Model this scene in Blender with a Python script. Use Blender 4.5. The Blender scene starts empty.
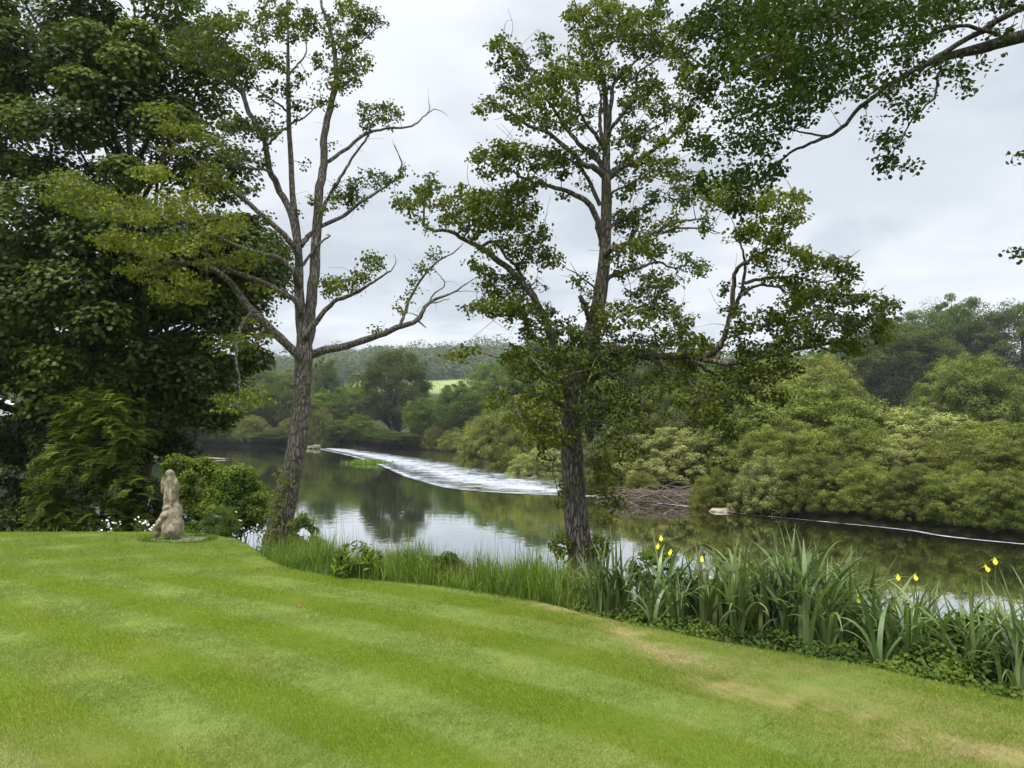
import bpy, math
import numpy as np
from mathutils import Vector, Matrix

sc = bpy.context.scene
col = sc.collection
# ------------------------------------------------------------------ camera
FPX, PITCH, CZ = 740.0, math.radians(3.17), 3.9
cam_d = bpy.data.cameras.new('camera'); cam = bpy.data.objects.new('camera', cam_d); col.objects.link(cam)
cam_d.sensor_width = 36; cam_d.lens = 36 * FPX / 1024
cam.location = (0, 0, CZ); cam.rotation_euler = (math.radians(90) + PITCH, 0, 0)
cam_d.clip_start = 0.1; cam_d.clip_end = 4000
sc.camera = cam
# ------------------------------------------------------------------ world, sun, exposure
SUN_EL, SUN_AZ = math.radians(60), math.radians(215)
w = bpy.data.worlds.new('World'); sc.world = w; w.use_nodes = True
nt = w.node_tree; nt.nodes.clear()
def N(t, typ, **k):
    n = t.nodes.new(typ)
    for a, b in k.items(): setattr(n, a, b)
    return n
def math_node(t, op, a, b=None, clamp=False):
    n = N(t, 'ShaderNodeMath', operation=op); n.use_clamp = clamp
    for i, v in enumerate((a, b)):
        if v is None: continue
        if isinstance(v, (int, float)): n.inputs[i].default_value = v
        else: t.links.new(v, n.inputs[i])
    return n.outputs[0]
def mixcol(t, fac, a, b, mode='MIX'):
    n = N(t, 'ShaderNodeMix', data_type='RGBA', blend_type=mode)
    for s, v in ((n.inputs[0], fac), (n.inputs[6], a), (n.inputs[7], b)):
        if isinstance(v, (int, float)): s.default_value = v
        elif isinstance(v, tuple): s.default_value = (*v[:3], 1)
        else: t.links.new(v, s)
    return n.outputs[2]
def maprange(t, v, a, b, c, d):
    n = N(t, 'ShaderNodeMapRange'); n.interpolation_type = 'SMOOTHSTEP'
    t.links.new(v, n.inputs[0])
    for i, q in zip((1, 2, 3, 4), (a, b, c, d)): n.inputs[i].default_value = q
    return n.outputs[0]
sky = N(nt, 'ShaderNodeTexSky', sky_type='NISHITA'); sky.sun_disc = False
sky.sun_elevation = SUN_EL; sky.sun_rotation = SUN_AZ; sky.dust_density = 3; sky.air_density = 1.2
tc = N(nt, 'ShaderNodeTexCoord'); sep = N(nt, 'ShaderNodeSeparateXYZ'); nt.links.new(tc.outputs['Generated'], sep.inputs[0])
zc = math_node(nt, 'MAXIMUM', sep.outputs[2], 0.0)
zz = math_node(nt, 'ADD', zc, 0.16)
cx = math_node(nt, 'DIVIDE', sep.outputs[0], zz); cy = math_node(nt, 'DIVIDE', sep.outputs[1], zz)
cmb = N(nt, 'ShaderNodeCombineXYZ'); nt.links.new(cx, cmb.inputs[0]); nt.links.new(cy, cmb.inputs[1]); cmb.inputs[2].default_value = 3.7
def wnoise(scale, detail, rough, dist):
    n = N(nt, 'ShaderNodeTexNoise'); nt.links.new(cmb.outputs[0], n.inputs['Vector'])
    n.inputs['Scale'].default_value = scale; n.inputs['Detail'].default_value = detail
    n.inputs['Roughness'].default_value = rough; n.inputs['Distortion'].default_value = dist
    return n.outputs['Fac']
c1 = maprange(nt, wnoise(0.9, 4, .5, .3), .40, .60, 0, 1)
c2 = maprange(nt, wnoise(2.3, 5, .5, .5), .38, .62, 0, 1)
cc = math_node(nt, 'ADD', math_node(nt, 'MULTIPLY', c1, .65), math_node(nt, 'MULTIPLY', c2, .35))
# overcast sky: brighter overhead than at the horizon (times the strength below)
cloud = mixcol(nt, cc, (4.2, 4.6, 5.1), (6.8, 7.05, 7.4))
zb = maprange(nt, zc, .47, .95, 1.0, 4.6)
vm = N(nt, 'ShaderNodeVectorMath', operation='SCALE'); nt.links.new(cloud, vm.inputs[0]); nt.links.new(zb, vm.inputs['Scale'])
skc = mixcol(nt, .93, sky.outputs[0], vm.outputs[0])
bg = N(nt, 'ShaderNodeBackground'); nt.links.new(skc, bg.inputs[0]); bg.inputs[1].default_value = 0.1
wo = N(nt, 'ShaderNodeOutputWorld'); nt.links.new(bg.outputs[0], wo.inputs[0])
sd_ = bpy.data.lights.new('sun', 'SUN'); sun = bpy.data.objects.new('sun', sd_); col.objects.link(sun)
sd_.energy = 1.9; sd_.angle = math.radians(14); sd_.color = (1, .965, .9)
sdir = Vector((math.sin(SUN_AZ) * math.cos(SUN_EL), math.cos(SUN_AZ) * math.cos(SUN_EL), math.sin(SUN_EL)))
sun.rotation_euler = sdir.to_track_quat('Z', 'Y').to_euler()
sc.view_settings.view_transform = 'Standard'; sc.view_settings.look = 'None'
sc.view_settings.exposure = 0.55; sc.view_settings.gamma = 1
try: sc.view_settings.use_curve_mapping = False
except Exception: pass
sc.render.engine = 'CYCLES'
cy_ = sc.cycles
cy_.use_denoising = True; cy_.max_bounces = 6; cy_.diffuse_bounces = 3; cy_.glossy_bounces = 3
cy_.transmission_bounces = 3; cy_.transparent_max_bounces = 4; cy_.volume_bounces = 0
cy_.caustics_reflective = False; cy_.caustics_refractive = False
cy_.use_adaptive_sampling = True; cy_.adaptive_threshold = 0.006
cy_.sample_clamp_indirect = 6

# ------------------------------------------------------------------ helpers
R = np.random.default_rng
def P(px, py, Y):
    """world point seen at photo pixel (px,py), Y metres out"""
    px = np.asarray(px, float); py = np.asarray(py, float); Y = np.asarray(Y, float)
    u = (px - 512) / FPX; v = (384 - py) / FPX
    dy = math.cos(PITCH) - v * math.sin(PITCH); dz = math.sin(PITCH) + v * math.cos(PITCH)
    k = Y / dy
    return np.stack(np.broadcast_arrays(u * k, Y, CZ + dz * k), -1)
def tag(o, label=None, cat=None, group=None, kind=None):
    if label: o['label'] = label
    if cat: o['category'] = cat
    if group: o['group'] = group
    if kind: o['kind'] = kind
    return o
def empty(name, loc, rz=0):
    o = bpy.data.objects.new(name, None); col.objects.link(o); o.location = loc; o.rotation_euler = (0, 0, rz); o.empty_display_size = .2
    return o
def mesh(name, V, F, mat, parent=None, attrs=None, smooth=False, origin=None):
    """F: (n,k) int array or list of such arrays"""
    V = np.asarray(V, np.float32)
    if origin is not None: V = V - np.asarray(origin, np.float32)
    Fs = F if isinstance(F, list) else [F]
    Fs = [np.asarray(f, np.int32) for f in Fs if len(f)]
    me = bpy.data.meshes.new(name)
    loops = np.concatenate([f.ravel() for f in Fs])
    tot = np.concatenate([np.full(len(f), f.shape[1], np.int32) for f in Fs])
    st = np.concatenate([[0], np.cumsum(tot)[:-1]]).astype(np.int32)
    me.vertices.add(len(V)); me.vertices.foreach_set('co', V.ravel())
    me.loops.add(len(loops)); me.loops.foreach_set('vertex_index', loops)
    me.polygons.add(len(tot)); me.polygons.foreach_set('loop_start', st)
    try: me.polygons.foreach_set('loop_total', tot)
    except Exception: pass
    if smooth: me.polygons.foreach_set('use_smooth', np.ones(len(tot), bool))
    for k, v in (attrs or {}).items():
        a = me.attributes.new(k, 'FLOAT', 'POINT'); a.data.foreach_set('value', np.asarray(v, np.float32))
    me.update(); me.validate()
    if mat: me.materials.append(mat)
    o = bpy.data.objects.new(name, me); col.objects.link(o)
    if parent is not None: o.parent = parent
    if origin is not None and parent is None: o.location = origin
    return o
def copy_tree(o, parent=None):
    c = o.copy(); col.objects.link(c); c.parent = parent
    for ch in list(o.children): copy_tree(ch, c)
    return c
def unit(v): return v / np.maximum(np.linalg.norm(v, axis=-1, keepdims=True), 1e-9)
def catmull(pts, n):
    pts = np.asarray(pts, float)
    p = np.vstack([2 * pts[0] - pts[1], pts, 2 * pts[-1] - pts[-2]])
    out = []
    for i in range(1, len(p) - 2):
        for t in np.arange(n) / n:
            a, b, c, d = p[i-1:i+3]
            out.append(.5 * (2*b + (c-a)*t + (2*a-5*b+4*c-d)*t*t + (3*b-a-3*c+d)*t**3))
    out.append(pts[-1]); return np.array(out)
def tube_arrays(pts, rad, sides=6, rough=0., rng=None, cap=True):
    pts = np.asarray(pts, float); rad = np.asarray(rad, float); n = len(pts)
    T = unit(np.gradient(pts, axis=0))
    ref = np.array([0.3, 0.2, 1.]) if abs(T[0][2]) < .8 else np.array([1., 0.25, 0])
    A = unit(np.cross(T, ref)); B = np.cross(T, A)
    for i in range(1, n):
        a = A[i-1] - T[i] * np.dot(A[i-1], T[i]); A[i] = a / max(np.linalg.norm(a), 1e-9); B[i] = np.cross(T[i], A[i])
    th = np.arange(sides) * 2 * math.pi / sides
    rr = rad[:, None] * np.ones(sides)
    if rough and rng is not None: rr = rr * (1 + rough * rng.normal(size=rr.shape))
    V = pts[:, None] + rr[..., None] * (np.cos(th)[None, :, None] * A[:, None] + np.sin(th)[None, :, None] * B[:, None])
    V = V.reshape(-1, 3)
    i = np.arange(n - 1)[:, None] * sides; j = np.arange(sides)[None]; k = (j + 1) % sides
    F = np.stack([i + j, i + k, i + sides + k, i + sides + j], -1).reshape(-1, 4)
    if cap:
        V = np.vstack([V, pts[-1] + T[-1] * rad[-1] * .4]); e = len(V) - 1; b = (n - 1) * sides
        jj = np.arange(sides); F2 = np.stack([b + jj, b + (jj + 1) % sides, np.full(sides, e), np.full(sides, e)], -1)[:, :3]
    else: F2 = np.zeros((0, 3), int)
    return V, F, F2
class Geo:
    def __init__(s): s.V = []; s.Q = []; s.T = []; s.n = 0; s.a = []
    def add(s, V, Q=None, T=None, a=0.):
        s.V.append(V); s.a.append(np.broadcast_to(np.asarray(a, float), (len(V),)))
        if Q is not None and len(Q): s.Q.append(np.asarray(Q) + s.n)
        if T is not None and len(T): s.T.append(np.asarray(T) + s.n)
        s.n += len(V)
    def tube(s, pts, rad, sides=6, rough=0., rng=None, a=0.):
        V, F, F2 = tube_arrays(pts, rad, sides, rough, rng); s.add(V, F, F2, a)
    def build(s, name, mat, parent=None, smooth=True, origin=None):
        F = []
        if s.Q: F.append(np.concatenate(s.Q))
        if s.T: F.append(np.concatenate(s.T))
        return mesh(name, np.concatenate(s.V), F, mat, parent, {'tint': np.concatenate(s.a)}, smooth, origin)
def leaves(C, Nn, L, W, rng, tint, fold=.25, six=False, droop=0.):
    """leaf blades centred at C with normals Nn; returns V,F,tint"""
    n = len(C); Nn = unit(Nn); r = rng.normal(size=(n, 3)); r[:, 2] -= droop
    T = unit(r - Nn * (r * Nn).sum(-1, keepdims=True)); B = np.cross(Nn, T)
    L = (np.broadcast_to(L, (n,)) * rng.uniform(.7, 1.25, n))[:, None]; W = (np.broadcast_to(W, (n,)) * rng.uniform(.75, 1.2, n))[:, None]
    up = Nn * W * fold
    if six:
        V = np.stack([C - T*L*.5, C - T*L*.18 + B*W*.5 + up, C + T*L*.25 + B*W*.42 + up, C + T*L*.5,
                      C + T*L*.25 - B*W*.42 + up, C - T*L*.18 - B*W*.5 + up], 1).reshape(-1, 3)
        b = np.arange(n)[:, None] * 6
        F = np.concatenate([b + np.array([[0, 1, 2, 3]]), b + np.array([[0, 3, 4, 5]])])
        return V, F, np.repeat(tint, 6)
    V = np.stack([C - T*L*.5, C + B*W*.5 + up, C + T*L*.5, C - B*W*.5 + up], 1).reshape(-1, 3)
    b = np.arange(n)[:, None] * 4
    F = np.concatenate([b + np.array([[0, 1, 2]]), b + np.array([[0, 2, 3]])])
    return V, F, np.repeat(tint, 4)

# ------------------------------------------------------------------ materials
def newmat(name):
    m = bpy.data.materials.new(name); m.use_nodes = True; m.node_tree.nodes.clear()
    return m, m.node_tree, N(m.node_tree, 'ShaderNodeOutputMaterial')
def tnoise(t, scale, detail=3, rough=.55, vec=None, dist=0.):
    n = N(t, 'ShaderNodeTexNoise'); n.inputs['Scale'].default_value = scale; n.inputs['Detail'].default_value = detail
    n.inputs['Roughness'].default_value = rough; n.inputs['Distortion'].default_value = dist
    if vec is not None: t.links.new(vec, n.inputs['Vector'])
    return n.outputs['Fac']
def vecmap(t, src, scale, loc=(0, 0, 0)):
    m = N(t, 'ShaderNodeMapping'); m.inputs['Scale'].default_value = scale; m.inputs['Location'].default_value = loc
    t.links.new(src, m.inputs[0]); return m.outputs[0]
def leafmat(name, dark, light, transl=.35, gloss=.06, objvar=.25, big=.35, rough=.5):
    dark = (dark[0] * 1.22, dark[1] * 1.0, dark[2] * .7); light = (light[0] * 1.22, light[1] * 1.0, light[2] * .7)
    m, t, o = newmat(name)
    at = N(t, 'ShaderNodeAttribute'); at.attribute_name = 'tint'
    g = N(t, 'ShaderNodeNewGeometry'); oi = N(t, 'ShaderNodeObjectInfo')
    nz = maprange(t, tnoise(t, big, 2, .5, g.outputs['Position']), .3, .7, -.25, .25)
    f = math_node(t, 'ADD', at.outputs['Fac'], nz, True)
    c = mixcol(t, f, dark, light)
    v = maprange(t, oi.outputs['Random'], 0, 1, 1 - objvar, 1 + objvar)
    h = N(t, 'ShaderNodeHueSaturation'); t.links.new(c, h.inputs['Color']); t.links.new(v, h.inputs['Value']); t.links.new(maprange(t, math_node(t, 'FRACT', math_node(t, 'MULTIPLY', oi.outputs['Random'], 7.3)), 0, 1, .5 - objvar * .07, .5 + objvar * .03), h.inputs['Hue'])
    c = h.outputs[0]
    d = N(t, 'ShaderNodeBsdfDiffuse'); t.links.new(c, d.inputs[0])
    tr = N(t, 'ShaderNodeBsdfTranslucent'); c2 = mixcol(t, 1.0, c, (1.15, 1.25, .55), 'MULTIPLY'); t.links.new(c2, tr.inputs[0])
    gl = N(t, 'ShaderNodeBsdfGlossy'); gl.inputs['Roughness'].default_value = rough; gl.inputs[0].default_value = (.85, .85, .8, 1)
    m1 = N(t, 'ShaderNodeMixShader'); m1.inputs[0].default_value = transl; t.links.new(d.outputs[0], m1.inputs[1]); t.links.new(tr.outputs[0], m1.inputs[2])
    m2 = N(t, 'ShaderNodeMixShader'); m2.inputs[0].default_value = gloss * .45; t.links.new(m1.outputs[0], m2.inputs[1]); t.links.new(gl.outputs[0], m2.inputs[2])
    t.links.new(m2.outputs[0], o.inputs[0]); return m
def solidmat(name, c1_, c2_, scale=8., rough=.8, bump=0., stretch=(1, 1, 1), detail=5, spec=.3, dist=.02, c3=None, s3=2.):
    m, t, o = newmat(name)
    tcd = N(t, 'ShaderNodeTexCoord'); v = vecmap(t, tcd.outputs['Object'], stretch)
    nz = tnoise(t, scale, detail, .6, v, .3)
    c = mixcol(t, maprange(t, nz, .3, .7, 0, 1), c1_, c2_)
    if c3: c = mixcol(t, maprange(t, tnoise(t, s3, 3, .6, tcd.outputs['Object']), .48, .66, 0, .85), c, c3)
    p = N(t, 'ShaderNodeBsdfPrincipled'); t.links.new(c, p.inputs['Base Color']); p.inputs['Roughness'].default_value = rough
    p.inputs['Specular IOR Level'].default_value = spec
    if bump:
        b = N(t, 'ShaderNodeBump'); b.inputs['Strength'].default_value = bump; b.inputs['Distance'].default_value = dist
        t.links.new(nz, b.inputs['Height']); t.links.new(b.outputs[0], p.inputs['Normal'])
    t.links.new(p.outputs[0], o.inputs[0]); return m
M = {}
def barkmat(name, ca, cb, moss, sx=26):
    m, t, o = newmat(name)
    tcd = N(t, 'ShaderNodeTexCoord'); v = vecmap(t, tcd.outputs['Object'], (1, 1, .22))
    vo = N(t, 'ShaderNodeTexVoronoi', feature='DISTANCE_TO_EDGE'); vo.inputs['Scale'].default_value = sx
    nd = N(t, 'ShaderNodeTexNoise'); nd.inputs['Scale'].default_value = 9; t.links.new(v, nd.inputs['Vector'])
    va = N(t, 'ShaderNodeVectorMath', operation='MULTIPLY_ADD'); t.links.new(nd.outputs['Color'], va.inputs[0]); va.inputs[1].default_value = (.09, .09, .09); t.links.new(v, va.inputs[2])
    t.links.new(va.outputs[0], vo.inputs['Vector'])
    e = maprange(t, vo.outputs['Distance'], 0, .22, 0, 1)
    nz = tnoise(t, 14, 5, .6, v)
    c = mixcol(t, e, ca, cb); c = mixcol(t, maprange(t, nz, .35, .7, 0, .6), c, tuple(x * .55 for x in cb))
    c = mixcol(t, maprange(t, tnoise(t, 1.7, 4, .6, tcd.outputs['Object']), .5, .72, 0, .7), c, moss)
    hh = math_node(t, 'ADD', math_node(t, 'MULTIPLY', e, .7), math_node(t, 'MULTIPLY', nz, .5))
    b = N(t, 'ShaderNodeBump'); b.inputs['Strength'].default_value = .9; b.inputs['Distance'].default_value = .03; t.links.new(hh, b.inputs['Height'])
    p = N(t, 'ShaderNodeBsdfPrincipled'); t.links.new(c, p.inputs['Base Color']); p.inputs['Roughness'].default_value = .9
    p.inputs['Specular IOR Level'].default_value = .2
    t.links.new(b.outputs[0], p.inputs['Normal']); t.links.new(p.outputs[0], o.inputs[0]); return m
M['bark'] = barkmat('alder_bark', (.045, .038, .033), (.245, .21, .18), (.10, .105, .06))
M['bark_dark'] = barkmat('sycamore_bark', (.02, .017, .014), (.09, .075, .06), (.06, .07, .04))
M['alder'] = leafmat('alder_leaf', (.028, .058, .011), (.115, .165, .024), .36, .035, 0, .7)
M['alder2'] = leafmat('alder_leaf_gold', (.050, .085, .012), (.17, .225, .025), .38, .05, 0, .7)
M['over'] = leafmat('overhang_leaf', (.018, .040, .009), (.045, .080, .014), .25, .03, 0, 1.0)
M['syc'] = leafmat('sycamore_leaf', (.026, .052, .012), (.095, .155, .030), .30, .04, 0, .45, .45)
M['willow'] = leafmat('willow_leaf', (.050, .086, .022), (.185, .25, .072), .3, .03, .30, .35)
M['silver'] = leafmat('silver_willow_leaf', (.09, .14, .06), (.30, .37, .16), .25, .04, .1, .35)
M['oak'] = leafmat('broadleaf_leaf', (.034, .078, .014), (.13, .215, .038), .3, .02, .18, .25)
M['darkoak'] = leafmat('dark_broadleaf_leaf', (.030, .058, .016), (.092, .14, .034), .25, .02, .1, .25)
M['shrub'] = leafmat('shrub_leaf', (.042, .092, .016), (.165, .27, .042), .35, .03, .12, 1.5)
M['pinnate'] = leafmat('pinnate_leaf', (.045, .09, .015), (.15, .24, .04), .36, .03, .1, 1.2)
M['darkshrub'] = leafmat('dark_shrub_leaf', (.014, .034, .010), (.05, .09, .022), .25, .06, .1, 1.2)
M['grassy'] = leafmat('tall_grass', (.045, .11, .02), (.165, .29, .055), .35, .05, 0, 2.)
M['cover'] = leafmat('ground_cover_leaf', (.022, .055, .012), (.10, .18, .028), .3, .03, 0, 2.)
M['iris'] = leafmat('iris_blade', (.045, .10, .040), (.165, .26, .135), .3, .08, .2, 3., .35)
M['straw'] = leafmat('seed_stalk', (.10, .11, .05), (.21, .22, .12), .2, .02, 0, 2.)
M['wood'] = leafmat('distant_wood_leaf', (.03, .06, .02), (.08, .125, .035), .2, .04, 0, .012)
M['petal'] = solidmat('yellow_petal', (.78, .62, .02), (.86, .74, .05), 30, .6)
M['white'] = solidmat('white_blossom', (.75, .76, .72), (.85, .85, .8), 30, .7)
M['pink'] = solidmat('pink_blossom', (.55, .25, .33), (.7, .42, .5), 30, .7)
M['stem'] = solidmat('green_stem', (.07, .13, .03), (.12, .2, .05), 20, .7)
M['stone'] = solidmat('weathered_stone', (.17, .145, .10), (.43, .37, .265), 14, .9, .9, (1, 1, .7), 8, .2, .03, (.10, .105, .05), 3.5)
M['slab'] = solidmat('slab_stone', (.13, .12, .08), (.26, .24, .17), 6, .9, .5, (1, 1, 1), 6, .2, .02, (.10, .13, .04), 4)
M['rock'] = solidmat('sandstone_rock', (.20, .165, .12), (.42, .36, .27), 4, .9, .6, (1, 1, 1), 6, .2, .05)
M['drift'] = solidmat('dead_wood', (.085, .06, .045), (.22, .175, .14), 7, .9, .3)
M['paint'] = solidmat('white_paint', (.72, .73, .74), (.8, .8, .8), 3, .35, spec=.5)
M['fencewood'] = solidmat('pale_fence_wood', (.42, .42, .42), (.6, .6, .58), 8, .8)
M['tyre'] = solidmat('tyre_rubber', (.02, .02, .02), (.04, .04, .04), 12, .8)
M['glass'] = solidmat('dark_glass', (.015, .02, .025), (.02, .03, .035), 2, .08, spec=.8)
M['leaf_litter'] = solidmat('brown_leaf', (.12, .05, .02), (.2, .1, .04), 20, .8)
# ------------------------------------------------------------------ setting: shapes of the land
def seg_dist(X, Y, poly, closed=False):
    poly = np.asarray(poly, float); d = np.full(X.shape, 1e9)
    n = len(poly)
    for i in range(n if closed else n - 1):
        a = poly[i]; b = poly[(i + 1) % n]; ab = b - a
        t = np.clip(((X - a[0]) * ab[0] + (Y - a[1]) * ab[1]) / (ab @ ab), 0, 1)
        d = np.minimum(d, np.hypot(X - a[0] - t * ab[0], Y - a[1] - t * ab[1]))
    return d
def inside(X, Y, poly):
    r = np.zeros(X.shape, bool); n = len(poly); j = n - 1
    for i in range(n):
        xi, yi = poly[i]; xj, yj = poly[j]
        if yi != yj:
            c = ((yi > Y) != (yj > Y)) & (X < (xj - xi) * (Y - yi) / (yj - yi) + xi); r ^= c
        j = i
    return r
def lawn_z(x, y):
    return 2.28 - .03 * np.clip(y, -40, 17) + .05 * np.sin(x * .35 + 1) * np.sin(y * .3) + 0.0 * x
def on_lawn(px, py):
    y = 8.
    for _ in range(30):
        p = P(px, py, y); z = float(lawn_z(p[0], p[1])); q = P(px, py, 1.)
        y = (z - CZ) / (q[2] - CZ)
    return P(px, py, y)
EDGE_PX = [(245, 543), (270, 560), (300, 570), (355, 578), (420, 584), (480, 592), (540, 602), (590, 615), (650, 628), (710, 640), (780, 652), (850, 663), (920, 678), (980, 690), (1024, 701)]
edge = [tuple(on_lawn(*e)[:2]) for e in EDGE_PX]
edge = [(-60, 19), (-25, 15.2), (-12, 14.2), (-8.5, 14.0), (-6.2, 13.9), (-5.1, 13.3)] + edge + [(4.2, 4.2), (5.5, 3.3), (8, 1.5), (12, -2), (30, -20)]
edge = catmull(edge, 6)
NEAR = [(70, -40), (14, 1), (9.2, 5.2), (6.8, 8.2), (4.4, 11.2), (1.8, 13.6), (-1.5, 15.3), (-4, 17), (-7, 20), (-12, 24.5), (-22, 34), (-45, 58), (-80, 95), (-170, 135)]
FAR = [(-400, 190), (-170, 162), (-90, 143), (-60, 138), (-33, 128), (-22, 125), (-12, 122), (-7.5, 112), (-4.5, 96), (-1.2, 73), (4.2, 61), (6, 50), (6, 42.5), (8.5, 37), (10.6, 33.6), (17.5, 25.2), (30, 15.5), (100, -25)]
WATER = NEAR + [(-400, 150)] + FAR
def fnoise(x, y, s, seed=0):
    r = R(seed); o = 0
    for k in range(5):
        a, b, p = r.uniform(-1, 1, 3); f = s * (1 + .7 * k)
        o = o + np.sin(x * f * a * 2 + y * f * b * 2 + p * 9) / (1 + .5 * k)
    return o / 3
LAWN = [tuple(p) for p in edge] + [(30, -60), (-60, -60)]
def ground_z(X, Y):
    X = np.asarray(X, float); Y = np.asarray(Y, float)
    dsh = seg_dist(X, Y, WATER, True); wet = inside(X, Y, WATER)
    inl = inside(X, Y, LAWN); ded = np.where(inl, 0, seg_dist(X, Y, edge))
    dn = seg_dist(X, Y, NEAR); df = seg_dist(X, Y, FAR)
    near = dn < df
    t = dsh / (dsh + np.minimum(ded, 6) + 1e-6); t = t ** 1.15
    zn = -.15 + (lawn_z(X, Y) + .1) * (t * t * (3 - 2 * t) * .45 + t * .55) + .04 * fnoise(X, Y, 2.1, 3) * (ded > 0) * np.minimum(ded, 1)
    zn = zn + 1.5 * np.clip((-X - 12.5) / 5, 0, 1) * np.clip((Y - 15.) / 6, 0, 1)     # higher yard on the left
    zn = np.where(inl, lawn_z(X, Y) - .04, zn)
    zf = np.minimum(.05 + .35 * dsh, 1.4) + .25 * fnoise(X, Y, .15, 4) * np.clip(dsh / 6, 0, 1) + .07 * np.clip(dsh - 22, 0, 60)
    q = X / np.maximum(Y, 50.)                                                         # which way along the valley side
    far = np.clip(Y - 170, 0, 2000)
    hh = 22 * (1 - np.exp(-far / 130)) + 38 * (1 / (1 + np.exp(-(far - 330) / 60)) - 1 / (1 + np.exp(330 / 60))) * np.clip(1.0 - 2.0 * np.clip(q + .02, 0, .45), .3, 1)
    hh = hh * np.clip(1 + 1.6 * (q + .17), .72, 1) + 7 * fnoise(X, Y, .006, 9) * np.clip(far / 200, 0, 1)
    zf = zf + hh
    z = np.where(near, zn, zf)
    return np.where(wet, -.15 - np.minimum(dsh * .45, 1.4), z)
def grid_mesh(name, xs, ys, zf, mat, keep=None, smooth=True):
    Xg, Yg = np.meshgrid(xs, ys, indexing='ij'); Z = zf(Xg, Yg)
    V = np.stack([Xg, Yg, Z], -1).reshape(-1, 3); nx, ny = Xg.shape
    i = np.arange(nx - 1)[:, None] * ny; j = np.arange(ny - 1)[None]
    F = np.stack([i + j, i + ny + j, i + ny + j + 1, i + j + 1], -1).reshape(-1, 4)
    if keep is not None: F = F[keep(Xg, Yg)[:-1, :-1].ravel()]
    return mesh(name, V, F, mat, smooth=smooth)
def ground_mat():
    m, t, o = newmat('ground')
    g = N(t, 'ShaderNodeNewGeometry'); s = N(t, 'ShaderNodeSeparateXYZ'); t.links.new(g.outputs['Position'], s.inputs[0])
    n1 = tnoise(t, 3.0, 6, .6, g.outputs['Position']); n2 = tnoise(t, .012, 3, .5, g.outputs['Position'])
    bank = mixcol(t, maprange(t, n1, .4, .6, 0, 1), (.028, .022, .014), (.035, .048, .016))
    meadow = mixcol(t, maprange(t, n2, .42, .56, 0, 1), (.17, .215, .06), (.24, .265, .10))
    c = mixcol(t, maprange(t, s.outputs[1], 215, 235, 0, 1), bank, meadow)
    p = N(t, 'ShaderNodeBsdfPrincipled'); p.inputs['Roughness'].default_value = .95; p.inputs['Specular IOR Level'].default_value = .1
    t.links.new(c, p.inputs['Base Color']); t.links.new(p.outputs[0], o.inputs[0]); return m
u = np.linspace(-1, 1, 261); xs = 9.0 * np.sinh(u * 5.0) * .9
v = np.linspace(0, 1, 330); ys = -60 + 0 * v
ys = np.concatenate([np.linspace(-60, 2, 20)[:-1], 2 + 18 * (np.sinh(np.linspace(0, 5.2, 300)) / 2.2)])
xs = np.clip(xs, -1400, 1400); ys = ys[ys < 1500]
tag(grid_mesh('ground', np.unique(xs), ys, ground_z, ground_mat()), kind='structure')

# lawn sheet with mown stripes' sheen painted into its colour, and worn patches
WEAR = [on_lawn(*p)[:2] for p in ((540, 603), (600, 620), (640, 640), (690, 668), (745, 695), (800, 708))]
WEAR2 = [on_lawn(*p)[:2] for p in ((860, 722), (920, 742), (1000, 752))]
WEAR3 = [on_lawn(*p)[:2] for p in ((700, 655), (800, 675), (900, 705), (1010, 740))]
SA, SB = on_lawn(0, 665)[:2], on_lawn(230, 768)[:2]
sdv = (SB - SA) / np.linalg.norm(SB - SA); snv = np.array([-sdv[1], sdv[0]])
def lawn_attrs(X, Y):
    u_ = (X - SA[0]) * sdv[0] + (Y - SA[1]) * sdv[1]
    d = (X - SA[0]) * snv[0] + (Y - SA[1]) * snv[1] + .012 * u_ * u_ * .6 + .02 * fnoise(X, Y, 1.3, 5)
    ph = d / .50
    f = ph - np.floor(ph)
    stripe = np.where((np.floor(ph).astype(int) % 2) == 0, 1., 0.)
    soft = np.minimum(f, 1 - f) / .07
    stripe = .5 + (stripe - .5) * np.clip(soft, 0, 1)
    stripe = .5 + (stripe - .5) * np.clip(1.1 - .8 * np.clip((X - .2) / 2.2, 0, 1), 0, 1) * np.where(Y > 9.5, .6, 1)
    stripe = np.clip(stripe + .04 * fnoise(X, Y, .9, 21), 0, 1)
    wr = np.exp(-(seg_dist(X, Y, WEAR) / .17) ** 2) * .85 + np.exp(-(seg_dist(X, Y, WEAR2) / .2) ** 2) * .7 + np.exp(-(seg_dist(X, Y, WEAR3) / .45) ** 2) * .35
    wr = wr * np.clip(.7 + .9 * fnoise(X, Y, 5.5, 7) + .6 * fnoise(X, Y, 14, 17) + .5 * fnoise(X, Y, 33, 18), 0, 1.3)
    wr = wr + .55 * np.exp(-(((X + 2.9) / .9) ** 2 + ((Y - 3.9) / .45) ** 2)) * (.6 + .5 * fnoise(X, Y, 6, 8))
    wr = wr + .18 * np.clip(fnoise(X, Y, 2.2, 31) - .25, 0, 1)
    return stripe, np.clip(wr, 0, 1)
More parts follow.
